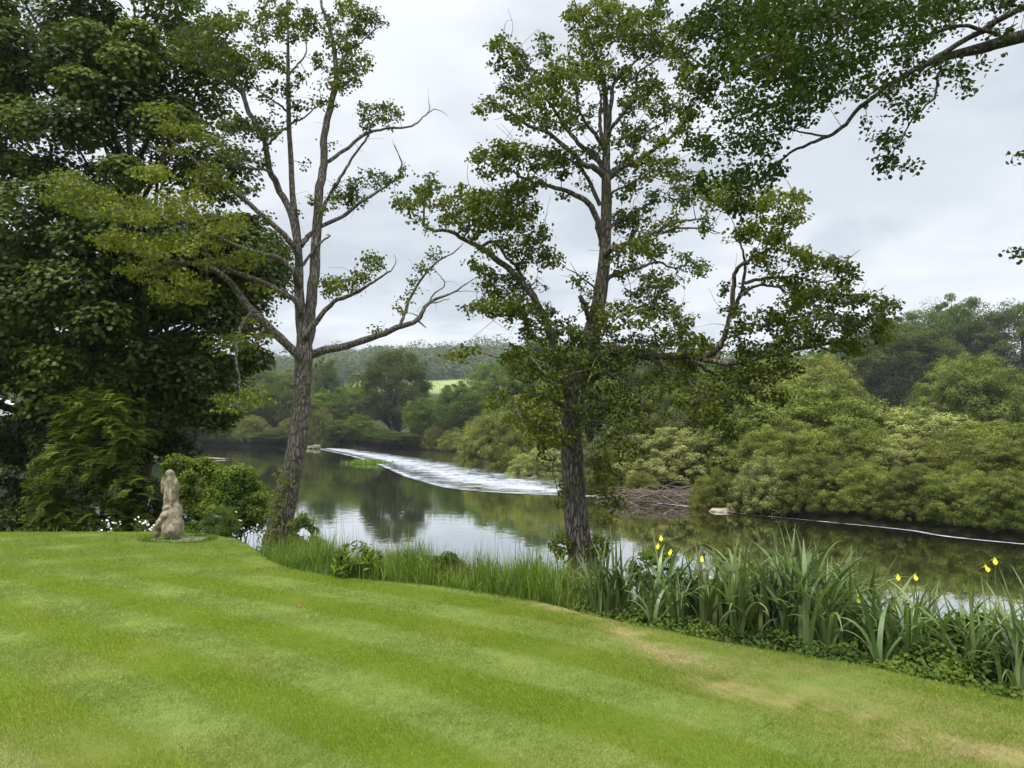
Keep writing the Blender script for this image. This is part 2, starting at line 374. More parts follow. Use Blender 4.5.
def lawn_mat(name, blade):
    m, t, o = newmat(name)
    g = N(t, 'ShaderNodeNewGeometry')
    st = N(t, 'ShaderNodeAttribute'); st.attribute_name = 'stripe'
    we = N(t, 'ShaderNodeAttribute'); we.attribute_name = 'wear'
    n1 = tnoise(t, 1.1, 4, .6, g.outputs['Position']); n2 = tnoise(t, 9, 3, .6, g.outputs['Position']); n3 = tnoise(t, 260, 2, .6, g.outputs['Position']); n4 = tnoise(t, 34, 3, .7, g.outputs['Position'])
    c = mixcol(t, st.outputs['Fac'], (.150, .216, .012), (.312, .385, .098))  # light and dark sheen of leaning blades, painted in as stripe colours
    c = mixcol(t, maprange(t, n1, .35, .65, 0, .2), c, (.30, .32, .035))
    c = mixcol(t, maprange(t, n2, .42, .62, 0, .30), c, (.13, .19, .018))
    c = mixcol(t, maprange(t, n4, .50, .70, 0, .30), c, (.30, .37, .08)); c = mixcol(t, maprange(t, n4, .30, .46, .28, 0), c, (.10, .17, .015))
    if blade:
        ti = N(t, 'ShaderNodeAttribute'); ti.attribute_name = 'tint'
        c = mixcol(t, maprange(t, ti.outputs['Fac'], 0, .5, .45, 0), c, (.07, .12, .010))
        c = mixcol(t, maprange(t, ti.outputs['Fac'], .7, 1, 0, .42), c, (.44, .50, .17))
    else:
        c = mixcol(t, maprange(t, n3, .35, .6, .75, .2), c, (.075, .12, .015))
    c = mixcol(t, we.outputs['Fac'], c, mixcol(t, n2, (.32, .27, .11), (.40, .35, .15)))
    if blade:
        d = N(t, 'ShaderNodeBsdfDiffuse'); t.links.new(c, d.inputs[0]); tr = N(t, 'ShaderNodeBsdfTranslucent'); t.links.new(c, tr.inputs[0])
        mx = N(t, 'ShaderNodeMixShader'); mx.inputs[0].default_value = .3; t.links.new(d.outputs[0], mx.inputs[1]); t.links.new(tr.outputs[0], mx.inputs[2]); t.links.new(mx.outputs[0], o.inputs[0])
    else:
        p = N(t, 'ShaderNodeBsdfPrincipled'); p.inputs['Roughness'].default_value = .95; p.inputs['Specular IOR Level'].default_value = .1
        b = N(t, 'ShaderNodeBump'); b.inputs['Strength'].default_value = .8; b.inputs['Distance'].default_value = .02; t.links.new(n3, b.inputs['Height'])
        t.links.new(b.outputs[0], p.inputs['Normal']); t.links.new(c, p.inputs['Base Color']); t.links.new(p.outputs[0], o.inputs[0])
    return m
ts = np.linspace(0, 1, 150) ** 1.6
seg = np.linalg.norm(np.diff(edge, axis=0), axis=1); cum = np.concatenate([[0], np.cumsum(seg)])
i0 = np.argmin(abs(edge[:, 0] + 12)); 
ss = np.unique(np.concatenate([np.linspace(0, cum[i0], 30), np.linspace(cum[i0], cum[-1] * .8, 420), np.linspace(cum[-1] * .8, cum[-1], 20)]))
E = np.stack([np.interp(ss, cum, edge[:, 0]), np.interp(ss, cum, edge[:, 1])], -1)
Bk = np.stack([np.interp(ss, [0, cum[i0], cum[-1]], [-60, -6, 6]), np.full(len(ss), -25.)], -1)
G = E[:, None] * (1 - ts[None, :, None]) + Bk[:, None] * ts[None, :, None]
Zl = lawn_z(G[..., 0], G[..., 1]) + .01 * fnoise(G[..., 0], G[..., 1], 2.0, 12); Zl[:, 0] -= .06
V = np.concatenate([G, Zl[..., None]], -1).reshape(-1, 3); ny = len(ts)
i = np.arange(len(ss) - 1)[:, None] * ny; j = np.arange(ny - 1)[None]
F = np.stack([i + j, i + j + 1, i + ny + j + 1, i + ny + j], -1).reshape(-1, 4)
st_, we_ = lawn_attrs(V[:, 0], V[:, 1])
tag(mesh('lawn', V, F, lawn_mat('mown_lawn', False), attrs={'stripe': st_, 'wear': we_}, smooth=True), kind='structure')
# short mown blades standing on it (denser near the viewer)
r = R(11); n = 3200000
yy = r.uniform(2.6, 14.2, n); xx = r.uniform(-1, 1, n) * (.76 * yy + 2.4)
dens = (3.4 / np.maximum(yy, 3.4)) ** .75
keep = r.random(n) < dens; xx, yy = xx[keep], yy[keep]
k = inside(xx, yy, [tuple(p) for p in edge] + [(30, -60), (-60, -60)]); xx, yy = xx[k], yy[k]
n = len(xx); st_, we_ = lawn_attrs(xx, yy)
rr = np.hypot(xx, yy); wd = .0017 * (rr / 3.5) ** .75; ht = r.uniform(.009, .022, n) * (1 - .35 * we_)
an = r.uniform(0, math.tau, n); lean = np.where(st_ > .5, 1, -1)[:, None] * sdv[None] * .012 * abs(st_ - .5)[:, None] * 2 + r.normal(0, .007, (n, 2))
b0 = np.stack([xx, yy, lawn_z(xx, yy) - .002], -1); sidev = np.stack([np.cos(an) * wd, np.sin(an) * wd, 0 * an], -1)
tip = b0 + np.concatenate([lean, ht[:, None]], -1)
V = np.stack([b0 - sidev, b0 + sidev, tip], 1).reshape(-1, 3); F = np.arange(3 * n).reshape(-1, 3)
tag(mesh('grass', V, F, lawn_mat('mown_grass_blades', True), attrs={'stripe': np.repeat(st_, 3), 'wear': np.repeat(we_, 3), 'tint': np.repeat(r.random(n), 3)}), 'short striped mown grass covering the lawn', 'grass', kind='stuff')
# ragged uncut fringe along the lawn edge
print('blades', n)

# ------------------------------------------------------------------ water and weir
CREST_PX = [(1024, 545), (900, 530), (820, 522), (740, 514), (670, 505), (600, 498), (560, 496), (500, 493), (465, 490.5), (440, 487), (415, 480), (400, 475), (372, 463), (345, 455), (320, 449.5)]
def on_water(px, py, z=0.):
    q = P(px, py, 1.); return P(px, py, (z - CZ) / (q[2] - CZ))
crest = np.array([on_water(*c)[:2] for c in CREST_PX]); crest = np.vstack([[60, -3.2], [45, 5.6], [30, 14.2], crest, [-33.5, 126.5]])
crest = catmull(crest, 8)
cn = np.gradient(crest, axis=0); cn = np.stack([cn[:, 1], -cn[:, 0]], -1); cn /= np.linalg.norm(cn, axis=1, keepdims=True)  # downstream side
UP = [tuple(p) for p in crest] + [(-60, 150), (-500, 260), (-500, -80), (200, -80)]
def water_mat(name, rip, foam):
    m, t, o = newmat(name)
    g = N(t, 'ShaderNodeNewGeometry')
    v1 = vecmap(t, g.outputs['Position'], (1.0, 1.0, 1)); 
    a = tnoise(t, 1.3, 3, .55, v1, .4); b_ = tnoise(t, 6.0, 2, .5, v1, .2)
    hgt = math_node(t, 'ADD', math_node(t, 'MULTIPLY', a, 1.0), math_node(t, 'MULTIPLY', b_, .18))
    big = maprange(t, tnoise(t, .09, 3, .5, g.outputs['Position']), .4, .65, .35, 1.)
    b = N(t, 'ShaderNodeBump'); b.inputs['Distance'].default_value = rip; t.links.new(hgt, b.inputs['Height']); t.links.new(big, b.inputs['Strength'])
    n2 = maprange(t, tnoise(t, .35, 4, .55, g.outputs['Position']), .35, .65, 0, 1)
    p = N(t, 'ShaderNodeBsdfPrincipled')
    t.links.new(mixcol(t, n2, (.026, .030, .012), (.075, .070, .022)), p.inputs['Base Color'])
    p.inputs['Roughness'].default_value = .04; p.inputs['IOR'].default_value = 1.33; p.inputs['Specular IOR Level'].default_value = .5
    t.links.new(b.outputs[0], p.inputs['Normal'])
    gl = N(t, 'ShaderNodeBsdfGlossy'); gl.inputs['Roughness'].default_value = .02; gl.inputs[0].default_value = (.88, .9, .9, 1); t.links.new(b.outputs[0], gl.inputs['Normal'])
    lw = N(t, 'ShaderNodeLayerWeight'); lw.inputs[0].default_value = .5
    mx = N(t, 'ShaderNodeMixShader'); t.links.new(maprange(t, lw.outputs['Facing'], .66, .88, 0, .85), mx.inputs[0])
    t.links.new(p.outputs[0], mx.inputs[1]); t.links.new(gl.outputs[0], mx.inputs[2]); out = mx.outputs[0]
    if foam:
        fa = N(t, 'ShaderNodeAttribute'); fa.attribute_name = 'foam'
        fv = N(t, 'ShaderNodeAttribute'); fv.attribute_name = 'fuv'; 
        v2 = vecmap(t, fv.outputs['Vector'], (1.1, .32, 1))
        v3 = vecmap(t, g.outputs['Position'], (.55, 1.0, 1)); s1 = tnoise(t, .9, 6, .7, v3, .8); s2 = tnoise(t, 4.5, 4, .65, g.outputs['Position'], .5)
        ff = math_node(t, 'ADD', math_node(t, 'MULTIPLY', s1, .75), math_node(t, 'MULTIPLY', s2, .35))
        ff = math_node(t, 'ADD', ff, math_node(t, 'SUBTRACT', fa.outputs['Fac'], .55))
        fm = maprange(t, ff, .50, .74, 0, 1)
        d = N(t, 'ShaderNodeBsdfDiffuse'); d.inputs[0].default_value = (.40, .42, .45, 1)
        b2 = N(t, 'ShaderNodeBump'); b2.inputs['Distance'].default_value = .15; t.links.new(s2, b2.inputs['Height']); t.links.new(b2.outputs[0], d.inputs['Normal'])
        m2 = N(t, 'ShaderNodeMixShader'); t.links.new(fm, m2.inputs[0]); t.links.new(out, m2.inputs[1]); t.links.new(d.outputs[0], m2.inputs[2]); out = m2.outputs[0]
    t.links.new(out, o.inputs[0]); return m
# upper pool: triangulated polygon clipped along the crest
import bmesh
def poly_sheet(name, pts, z, mat):
    bm = bmesh.new(); vs = [bm.verts.new((p[0], p[1], z)) for p in pts]; f = bm.faces.new(vs)
    bmesh.ops.triangulate(bm, faces=[f]); bmesh.ops.recalc_face_normals(bm, faces=bm.faces)
    for f in bm.faces:
        if f.normal.z < 0: f.normal_flip()
    me = bpy.data.meshes.new(name); bm.to_mesh(me); bm.free(); me.materials.append(mat)
    o = bpy.data.objects.new(name, me); col.objects.link(o); return o
tag(poly_sheet('river_water', UP, 0.0, water_mat('still_water', .006, False)), kind='structure')
# weir apron and rapids: strips parallel to the crest, downstream
offs = np.concatenate([[0, .15, .35, .7, 1.1, 1.6, 2.2, 3.0], np.linspace(3.8, 16, 26), [22, 30, 42, 60]])
drop = np.interp(offs, [0, .3, 9, 14, 70], [0.02, -.01, -.16, -.22, -.22])
nc = len(crest)
G = crest[:, None] + cn[:, None] * offs[None, :, None]
rgh = fnoise(G[..., 0], G[..., 1], 1.6, 41) * .035 * np.clip(offs / 2, 0, 1) * np.clip(1.6 - offs / 22, .15, 1)
Zw = drop[None] + rgh
Y0 = crest[:, 1]
main = np.clip((Y0 - 39.3) / 2, 0, 1)                       # the white slope lies left of the island bushes
wid = np.interp(Y0, [20, 38.5, 40.5, 44, 60, 90, 130], [.40, .45, 9.0, 13, 11., 9.0, 6.])
foam = np.interp(offs[None] / wid[:, None], [0, .03, .12, .35, .75, 1.0, 1.6, 3], [.30, .62, .52, .70, .54, .38, .30, .16])
foam = np.where(main[:, None] < .5, np.interp(offs[None] / wid[:, None], [0, .1, 1, 1.8], [.3, .72, .68, 0]), foam)
foam = np.where(main[:, None] < .5, foam * (.92 + .3 * fnoise(G[..., 0], G[..., 1], 1.1, 77)), foam)
foam += (.08 + .30 * fnoise(G[..., 0], G[..., 1], .8, 78)) * np.exp(-((offs[None] - .25) / .22) ** 2) * np.interp(Y0, [38, 45, 60, 130], [.2, .35, 1, 1])[:, None]
V = np.concatenate([G, Zw[..., None]], -1).reshape(-1, 3); ny = len(offs)
i = np.arange(nc - 1)[:, None] * ny; j = np.arange(ny - 1)[None]
F = np.stack([i + j, i + j + 1, i + ny + j + 1, i + ny + j], -1).reshape(-1, 4)
ccum = np.concatenate([[0], np.cumsum(np.linalg.norm(np.diff(crest, axis=0), axis=1))])
wm = water_mat('rapid_water', .12, True)
w0 = mesh('rapids', V, F[:, ::-1], wm, attrs={'foam': foam.ravel()}, smooth=True); tag(w0, kind='structure')
a = w0.data.attributes.new('fuv', 'FLOAT_VECTOR', 'POINT')
a.data.foreach_set('vector', np.stack([np.repeat(ccum, ny), np.tile(offs, nc), 0 * V[:, 0]], -1).astype(np.float32).ravel())
# ------------------------------------------------------------------ far trees: prototypes (height 1, width 1), then copies
def lobe_leaves(rng, C, rad, per, L, W, upb=.35, jit=.55, squash=.8, inner=.12):
    """leaves on the shells of lobes C (n,3) with radii rad (n,)"""
    n = len(C); idx = np.repeat(np.arange(n), per)
    d = unit(rng.normal(size=(len(idx), 3)) + np.array([0, 0, upb * .9]))
    rr = rad[idx] * rng.uniform(.6, 1.22, len(idx)) ; k = rng.random(len(idx)) < inner; rr[k] *= rng.uniform(.2, .8, k.sum())
    pos = C[idx] + d * rr[:, None] * np.array([1, 1, squash])
    lobt = rng.uniform(.15, .85, n)[idx]
    tint = np.clip(lobt + rng.normal(0, .18, len(idx)) + .12 * d[:, 2], 0, 1)
    return leaves(pos, d + jit * rng.normal(size=d.shape) + np.array([0, 0, .35]), L, W, rng, tint)
ASP = {}
def tree_proto(name, mat, seed, nl, per, lr, L, base=.12, shape='oak', trunk_r=.03, outer=(.62, 1.0), upb=.35, jit=.55, asp=1.15):
    r = R(seed); pts = []
    while len(pts) < nl:
        d = unit(r.normal(size=3)); f = r.uniform(*outer)
        if shape == 'bush': p = np.array([d[0] * .44 * f, d[1] * .44 * f, abs(d[2]) * .88 * f + .01])
        elif shape == 'tall': p = np.array([d[0] * .36 * f, d[1] * .36 * f, .52 + d[2] * .43 * f])
        else: p = np.array([d[0] * .42 * f, d[1] * .42 * f, .54 + d[2] * .40 * f])
        if p[2] < base: continue
        if pts and min(np.linalg.norm((np.array(pts) - p), axis=1)) < lr * .55: 
            if r.random() < .8: continue
        pts.append(p)
    C = np.array(pts) * [1, 1, asp]; rad = lr * np.exp(r.normal(0, .38, nl))
    V, F, t = lobe_leaves(r, C, rad, per, L, L * .62, upb, jit)
    root = empty(name, (0, 0, 0))
    g = Geo()
    tp = np.array([[0, 0, -.04], [.004, 0, .12], [-.006, .006, .3], [.0, 0, .55], [0, 0, .8]]) * [1, 1, asp]
    g.tube(catmull(tp, 3), np.linspace(trunk_r, trunk_r * .25, 13), 8, .05, r)
    for q in r.choice(nl, min(26, nl), replace=False):
        c = C[q]; z0 = r.uniform(.08, .45) if base > .05 else r.uniform(.0, .15)
        a = np.array([0, 0, min(z0, c[2] * .8)]); m = (a + c) / 2 + r.normal(0, .02, 3)
        g.tube(catmull([a, m, c], 3), np.linspace(trunk_r * .38, trunk_r * .08, 7), 5)
    tr = g.build('trunk', M['bark_dark'], root)
    cr = mesh('crown', V, F, mat, root, {'tint': t})
    ASP[id(root)] = asp; root['asp'] = asp
    return root
protos = {
 'oak': tree_proto('broadleaf_tree', M['oak'], 1, 260, 220, .062, .018, .10, 'oak'),
 'oak2': tree_proto('broadleaf_tree', M['oak'], 2, 250, 240, .066, .017, .03, 'oak', outer=(.5, 1.05)),
 'dark': tree_proto('dark_broadleaf_tree', M['darkoak'], 3, 300, 220, .058, .017, .03, 'oak', upb=.2, outer=(.7, 1.0)),
 'tall': tree_proto('tall_broadleaf_tree', M['oak'], 4, 200, 240, .06, .018, .12, 'tall', outer=(.4, 1.05)),
 'willow': tree_proto('willow_bush', M['willow'], 5, 620, 190, .036, .0115, .0, 'bush', .02, upb=.3, asp=.55),
 'willow2': tree_proto('willow_bush', M['willow'], 6, 560, 200, .038, .0115, .0, 'bush', .02, outer=(.5, 1.06), upb=.3, asp=.6),
 'silver': tree_proto('silver_willow_bush', M['silver'], 7, 480, 190, .036, .013, .0, 'bush', .02, upb=.5, asp=.6),
}
used_p = set()
def place_tree(kind, px, wpx, top, Y, label, cat='tree', group=None, rz=None, dz=0, k=None):
    x = (px - 512) / FPX * Y / math.cos(PITCH) * .9985
    z0 = float(ground_z(np.array([x]), np.array([Y]))[0]) - .15 + dz
    H = (float(P(px, top, Y)[2]) - z0); W = wpx / FPX * Y
    root = protos[kind]
    if kind in used_p: root = copy_tree(root)
    used_p.add(kind)
    root.location = (x, Y, z0); root.scale = (W * 1.03, W * 1.03, H / (.96 * protos[kind]['asp']))
    root.rotation_euler = (0, 0, rz if rz is not None else (px * 1.7) % 6.28)
    tag(root, label, cat, group); return root
B1 = 'bushes along the right bank'; B2 = 'trees behind the right bank bushes'; B3 = 'trees along the far bank'
for a in [
 ('willow', 805, 250, 383, 41, 'largest pale olive willow bush hanging over the water on the right bank', 'bush', B1),
 ('silver', 903, 190, 402, 38.5, 'olive green willow bush between the largest bush and the one at the right edge', 'bush', B1),
 ('willow', 988, 170, 418, 35.5, 'low olive willow bush over the thin foam line near the right edge', 'bush', B1),
 ('willow2', 1085, 170, 410, 33, 'olive willow bush cut off by the right edge of the view', 'bush', B1),
 ('silver', 672, 128, 424, 42.5, 'silvery grey-green willow growing over the heap of dead branches', 'bush', B1),
 ('willow2', 735, 100, 428, 41, 'olive willow bush behind the pale rock', 'bush', B1),
 ('willow2', 612, 80, 436, 46, 'small willow bush just right of the middle tree trunk', 'bush', B1),
 ('silver', 542, 84, 445, 62, 'low pale willow bush overhanging the rapids left of the middle trunk', 'bush', B1),
 ('willow', 497, 92, 404, 74.5, 'rounded willow bush where the right bank meets the far rapids', 'bush', B1),
 ('willow2', 540, 100, 385, 84, 'taller willow behind the low pale bush beside the rapids', 'bush', B1),
 ('oak', 590, 110, 372, 110, 'green tree directly behind the middle trunk on the right bank', 'tree', B2),
 ('willow', 655, 120, 382, 84, 'light willow behind the silvery willow', 'bush', B2),
 ('oak2', 722, 130, 372, 84, 'mid green tree rising behind the pale rock and its willow', 'tree', B2),
 ('willow2', 795, 160, 343, 78, 'light green round willow standing above the largest bush', 'bush', B2),
 ('willow', 975, 150, 350, 62, 'light green round tree above the bushes near the right edge', 'tree', B2),
 ('dark', 893, 120, 322, 120, 'dark green tree between the two light green rounded willows', 'tree', B2),
 ('oak', 845, 120, 338, 135, 'dark tree behind the tip of the long right limb', 'tree', B2),
 ('tall', 960, 100, 293, 145, 'tallest pointed tree on the skyline at the right', 'tree', B2),
 ('oak2', 925, 110, 312, 150, 'spreading tree just left of the tallest pointed skyline tree', 'tree', B2),
 ('dark', 1025, 130, 303, 140, 'dark broad tree on the skyline at the right edge', 'tree', B2),
 ('tall', 1100, 130, 300, 130, 'green tree on the skyline beyond the right edge', 'tree', B2),
 ('oak', 1130, 160, 350, 70, 'green tree beyond the right edge behind the bushes', 'tree', B2),
 ('oak2', 770, 130, 352, 150, 'green tree on the skyline under the long right limb', 'tree', B2),
 ('oak', 700, 110, 358, 160, 'green skyline tree seen under the start of the long right limb', 'tree', B2),
 ('oak2', 645, 110, 350, 165, 'green skyline tree right of the middle trunk', 'tree', B2),
 ('tall', 597, 90, 338, 170, 'upright tree hidden mostly by the middle tree crown', 'tree', B2),
 ('oak', 548, 105, 333, 165, 'tall rounded tree on the skyline left of the middle trunk', 'tree', B2),
 ('oak2', 505, 85, 358, 150, 'green tree sloping down to the rapids behind the rounded willow bush', 'tree', B2),
 ('oak', 464, 66, 380, 122, 'green tree right of the dark round tree at the end of the river', 'tree', B3),
 ('dark', 396, 80, 349, 138, 'large dark round tree at the end of the river mirrored in the water', 'tree', B3),
 ('oak2', 434, 52, 398, 134, 'small green tree squeezed right of the dark round tree', 'tree', B3),
 ('oak', 352, 58, 382, 142, 'green tree just left of the dark round tree', 'tree', B3),
 ('tall', 325, 50, 356, 175, 'taller hazy tree rising behind the left alder trunk', 'tree', B3),
 ('oak2', 322, 60, 392, 140, 'green tree at the left end of the weir', 'tree', B3),
 ('oak', 282, 64, 368, 146, 'green tree on the far bank left of the left alder trunk', 'tree', B3),
 ('oak2', 246, 62, 384, 144, 'second far bank tree to the left of the left alder trunk', 'tree', B3),
 ('tall', 262, 56, 356, 180, 'tall hazy tree behind the far bank trees left of the left alder', 'tree', B3),
 ('oak', 210, 70, 374, 150, 'far bank tree seen just right of the sycamore trunk', 'tree', B3),
 ('willow2', 300, 60, 415, 134, 'low waterside bush on the far bank behind the left alder trunk', 'bush', B3),
 ('willow', 228, 60, 416, 139, 'low waterside bush on the far bank above the white ripple', 'bush', B3),
 ('willow2', 375, 50, 424, 131, 'low bush under the dark round tree at the water', 'bush', B3),
 ('willow', 424, 40, 424, 128, 'low bush at the dark end of the rapids', 'bush', B3),
 ('willow2', 457, 42, 428, 116, 'low grassy green bush at the foot of the right bank far end', 'bush', B3),
]: place_tree(*a[:6], a[6], a[7])
for px, top, Y, wd, k in ((165, 384, 152, 70, 'oak2'), (120, 370, 156, 80, 'oak'), (70, 376, 160, 80, 'oak2'), (15, 366, 165, 90, 'oak'), (-45, 372, 165, 90, 'oak2'), (182, 418, 146, 50, 'willow')):
    place_tree(k, px, wd, top, Y, 'far bank tree hidden behind the big sycamore on the left', 'tree', 'far bank trees behind the sycamore')
ORD = ['', 'first', 'second', 'third', 'fourth', 'fifth', 'sixth', 'seventh', 'eighth', 'ninth', 'tenth', 'eleventh', 'twelfth', 'thirteenth', 'fourteenth', 'fifteenth', 'sixteenth', 'seventeenth', 'eighteenth', 'nineteenth', 'twentieth']; FB = 0
for px, top, Y, wd, k in ((205,428,143,44,'willow2'),(228,424,141,40,'oak2'),(252,428,141,44,'willow'),(276,426,137,40,'willow2'),(300,424,136,40,'oak2'),(322,430,133,36,'willow'),(341,424,134,40,'oak2'),(360,428,132,36,'willow'),(382,424,131,40,'oak2'),(402,426,129,40,'willow2'),(420,422,131,40,'oak2'),(438,426,127,36,'willow')):
    FB += 1; place_tree((k, 'dark', 'oak2')[FB % 3], px, wd * (1.1, 1.5, .95)[FB % 3], top + (6, -24, -4, -14, 4)[FB % 5], Y - 4.5, ORD[FB] + ' low bush from the left in the row along the far bank waterline', 'bush', 'low waterline bushes of the far bank')
for px, top, Y, wd, lb in ((765,452,33.4,84,'low olive bush at the waterline just right of the pale sandstone rock'),(812,452,32.3,100,'low olive bush at the waterline under the largest bush'),(862,458,31.0,98,'low bush dipping into the water right of the largest bush'),(912,464,29.2,96,'low bush dipping into the water left of the right-edge willow'),(962,462,27.8,100,'low bush in front of the right-edge willow'),(1012,468,26.5,100,'lowest waterline bush at the right edge'),(786,418,36.3,120,'rounded bush tucked between the waterline bushes and the left half of the largest bush'),(848,422,35.6,130,'rounded bush tucked in front of the right half of the largest bush'),(950,432,32.6,120,'rounded bush tucked behind the waterline left of the right-edge willow'),(900,432,33.8,110,'rounded bush in the middle row below the pale grey-green willow'),(1008,436,31,120,'rounded bush in the middle row near the right edge'),(715,468,35.2,60,'small low bush right above the pale sandstone rock'),(640,470,39.5,50,'small bush left of the dead branches'),(600,468,43,60,'low bush at the water behind the middle trunk')):
    place_tree('silver' if px in (900, 765) else (('willow2' if px == 786 else 'willow') if px in (786, 848) else ('willow2' if px % 4 else 'willow')), px, wd, top, Y, lb, 'bush', B1)
# distant woods on the valley side: one mass
r = R(77); Cs = []; Rs = []
cand = []
n = 30000; Yc = r.uniform(185, 900, n); qx = r.uniform(-.62, .75, n); Xc = qx * Yc
f = fnoise(Xc, Yc, .011, 51) + .5 * fnoise(Xc, Yc, .004, 52)
wood = ((Yc > 430) & (f > -.55)) | ((Yc < 430) & (f > .42)) | (abs(np.sin(Yc * .021 + Xc * .006 + 1)) < .045) | ((Yc > 455) & (Yc < 640) & (qx > -.35) & (qx < .05))
field = (qx > -.13) & (qx < .02) & (Yc > 235) & (Yc < 425) & (abs(Yc - 330) > 7)
k = wood & ~field & (r.random(n) < .5)
Xc, Yc = Xc[k], Yc[k]; Zc = ground_z(Xc, Yc); print('wood crowns', len(Xc))
Xc, Yc, Zc = Xc[:4200], Yc[:4200], Zc[:4200]
Rc = r.uniform(4, 7.5, len(Xc)) * np.clip(Yc / 450, .6, 1.15); per = 150
idx = np.repeat(np.arange(len(Xc)), per); d = unit(r.normal(size=(len(idx), 3)) + [0, 0, .5]); 
Rc = Rc * np.where(r.random(len(Rc)) < .12, 1.5, 1.); pos = np.stack([Xc, Yc, Zc + Rc * .8], -1)[idx] + d * (Rc[idx] * r.uniform(.75, 1.1, len(idx)))[:, None]
V, F, t = leaves(pos, d + .4 * r.normal(size=d.shape), 1.8, 1.4, r, np.clip(r.uniform(.1, .9, len(Xc))[idx] + r.normal(0, .15, len(idx)), 0, 1))
tag(mesh('distant_wood', V, F, M['wood'], attrs={'tint': t}), 'hazy wooded valley side and hedgerows far behind the river', 'wood', kind='stuff')

# ------------------------------------------------------------------ trees grown from their own limbs
def grown_tree(name, label, cat, limbs, blobs, Y0, mleaf, mbark, leafL, seed, dens=.011, per=15, puff=.16, dspread=.4, trunkcut=1, blobmats=None, slope=None, leafsix=True, twig=1.0, bare=(), extra=0., ntw=0):
    r = R(seed); base = None
    g = Geo(); nodes = []; npx = []; sc_ = Y0 / FPX
    for li, (pts, d0, d1, r0, r1) in enumerate(limbs):
        pts = np.array(pts, float); m = 5 if len(pts) < 9 else 4
        dd = np.linspace(d0, d1, len(pts)) + (r.normal(0, .06, len(pts)) if li else 0); dd[0] = d0
        W_ = P(pts[:, 0], pts[:, 1], Y0 + dd); c = catmull(W_, m)
        if li: c[1:-1] += r.normal(0, .006, c[1:-1].shape)
        rad = np.linspace(r0 * .74, r1 * .9, len(c)) * sc_ if np.isscalar(r0) else None
        if li == 0:
            rad = np.interp(np.linspace(0, 1, len(c)), np.linspace(0, 1, len(r0)), r0) * sc_ * np.interp(np.linspace(0, 1, len(c)), [0, .2, .4, .6], [.90, .80, .72, .66]) if not np.isscalar(r0) else rad
            base = c[0].copy()
        g.tube(c, rad, 18 if li == 0 else (9 if np.max(rad) > .05 else 6), .035 if li == 0 else .05, r)
        c2 = catmull(P(pts[:, 0], pts[:, 1], Y0 + dd), m); px_ = catmull(pts, m)
        if li >= trunkcut or True:
            st = len(c) // 3 if li >= trunkcut else len(c) // 2
            nodes.append(c[st:]); npx.append(px_[st:])
    root = empty(name, tuple(base)); tag(root, label, cat)
    off = np.array(base)
    def bld(gg, nm, mt, sm=True):
        for i_ in range(len(gg.V)): gg.V[i_] = gg.V[i_] - off
        return gg.build(nm, mt, root, sm)
    nodes = np.concatenate(nodes); npx = np.concatenate(npx)
    PU = []; PT = []; PB = []
    blobs = list(blobs)
    if extra:
        for (pts, *_r) in limbs[1:]:
            q_ = catmull(np.array(pts, float), 6); q_ = q_[len(q_) // 3:]
            for w_ in q_[::4]:
                if r.random() < extra: blobs.append((w_[0] + r.normal(0, 5), w_[1] + r.normal(0, 5) - 2, 8, 6, r.uniform(.3, .8)))
    for b in blobs:
        bx, by, rx, ry = b[:4]; kk = b[4] if len(b) > 4 else 1.
        kk *= .62 if len(b) > 5 and b[5] else (.55 if (535 < bx < 655 and 375 < by < 470) else 1); n = max(2, int(rx * ry * math.pi * dens * kk)); a = r.uniform(0, math.tau, n); q = np.sqrt(r.random(n)) * r.uniform(.8, 1.35, n)
        if len(b) > 5 and b[5]: ry *= .72
        qx = bx + rx * q * np.cos(a); qy = by + ry * q * np.sin(a)
        j = np.argmin((npx[:, 0] - bx) ** 2 + (npx[:, 1] - by) ** 2); dn = nodes[j, 1]
        dep = dn + r.normal(0, .15) + r.normal(0, dspread, n) * min(1.5, rx / 20)
        PU.append(P(qx, qy, dep)); PT.append(np.full(n, r.uniform(.2, .8))); PB.append(np.full(n, b[5] if len(b) > 5 else 0))
    PU = np.concatenate(PU); PT = np.concatenate(PT); PB = np.concatenate(PB)
    nd = np.min(np.linalg.norm(PU[:, None] - nodes[None, ::3], axis=2), axis=1); order = np.argsort(nd)
    cap = len(nodes) + len(PU) * 9; A = np.zeros((cap, 3)); A[:len(nodes)] = nodes; na = len(nodes); tw = Geo(); LC = []; LN = []; LT = []; LB = []
    for q in order:
        p = PU[q]; dd = np.linalg.norm(A[:na] - p, axis=1); j = int(np.argmin(dd)); a = A[j]; ds = dd[j]
        kk = int(np.clip(ds / .14, 2, 7)); m = (a + p) / 2 + r.normal(0, .10 * ds + .004, 3) + np.array([0, 0, -.06 * ds])
        tt = np.linspace(0, 1, kk + 1)[:, None]; path = (1-tt)**2 * a + 2*tt*(1-tt) * m + tt**2 * p
        path[1:-1] += r.normal(0, .012, path[1:-1].shape)
        rr0 = twig * (.0045 + .010 * min(ds, 1.2)); tw.tube(path, np.linspace(rr0, twig * .003, kk + 1), 4)
        A[na:na + kk] = path[1:]; na += kk
        nl = max(3, int(per * r.uniform(.5, 1.4)))
        cpos = path[-1] + r.normal(size=(nl, 3)) * puff * (np.array([.8, .8, .26]) if PB[q] else np.array([.55, .55, .42]))
        LC.append(cpos); LN.append(unit(cpos - p) * .5 + r.normal(size=(nl, 3)) * .55 + np.array([0, 0, .55])); LT.append(np.clip(PT[q] + r.normal(0, .2, nl), 0, 1)); LB.append(np.full(nl, PB[q]))
    C = np.concatenate(LC); Nn = np.concatenate(LN); T = np.concatenate(LT); LB = np.concatenate(LB)
    bld(g, 'trunk', mbark)
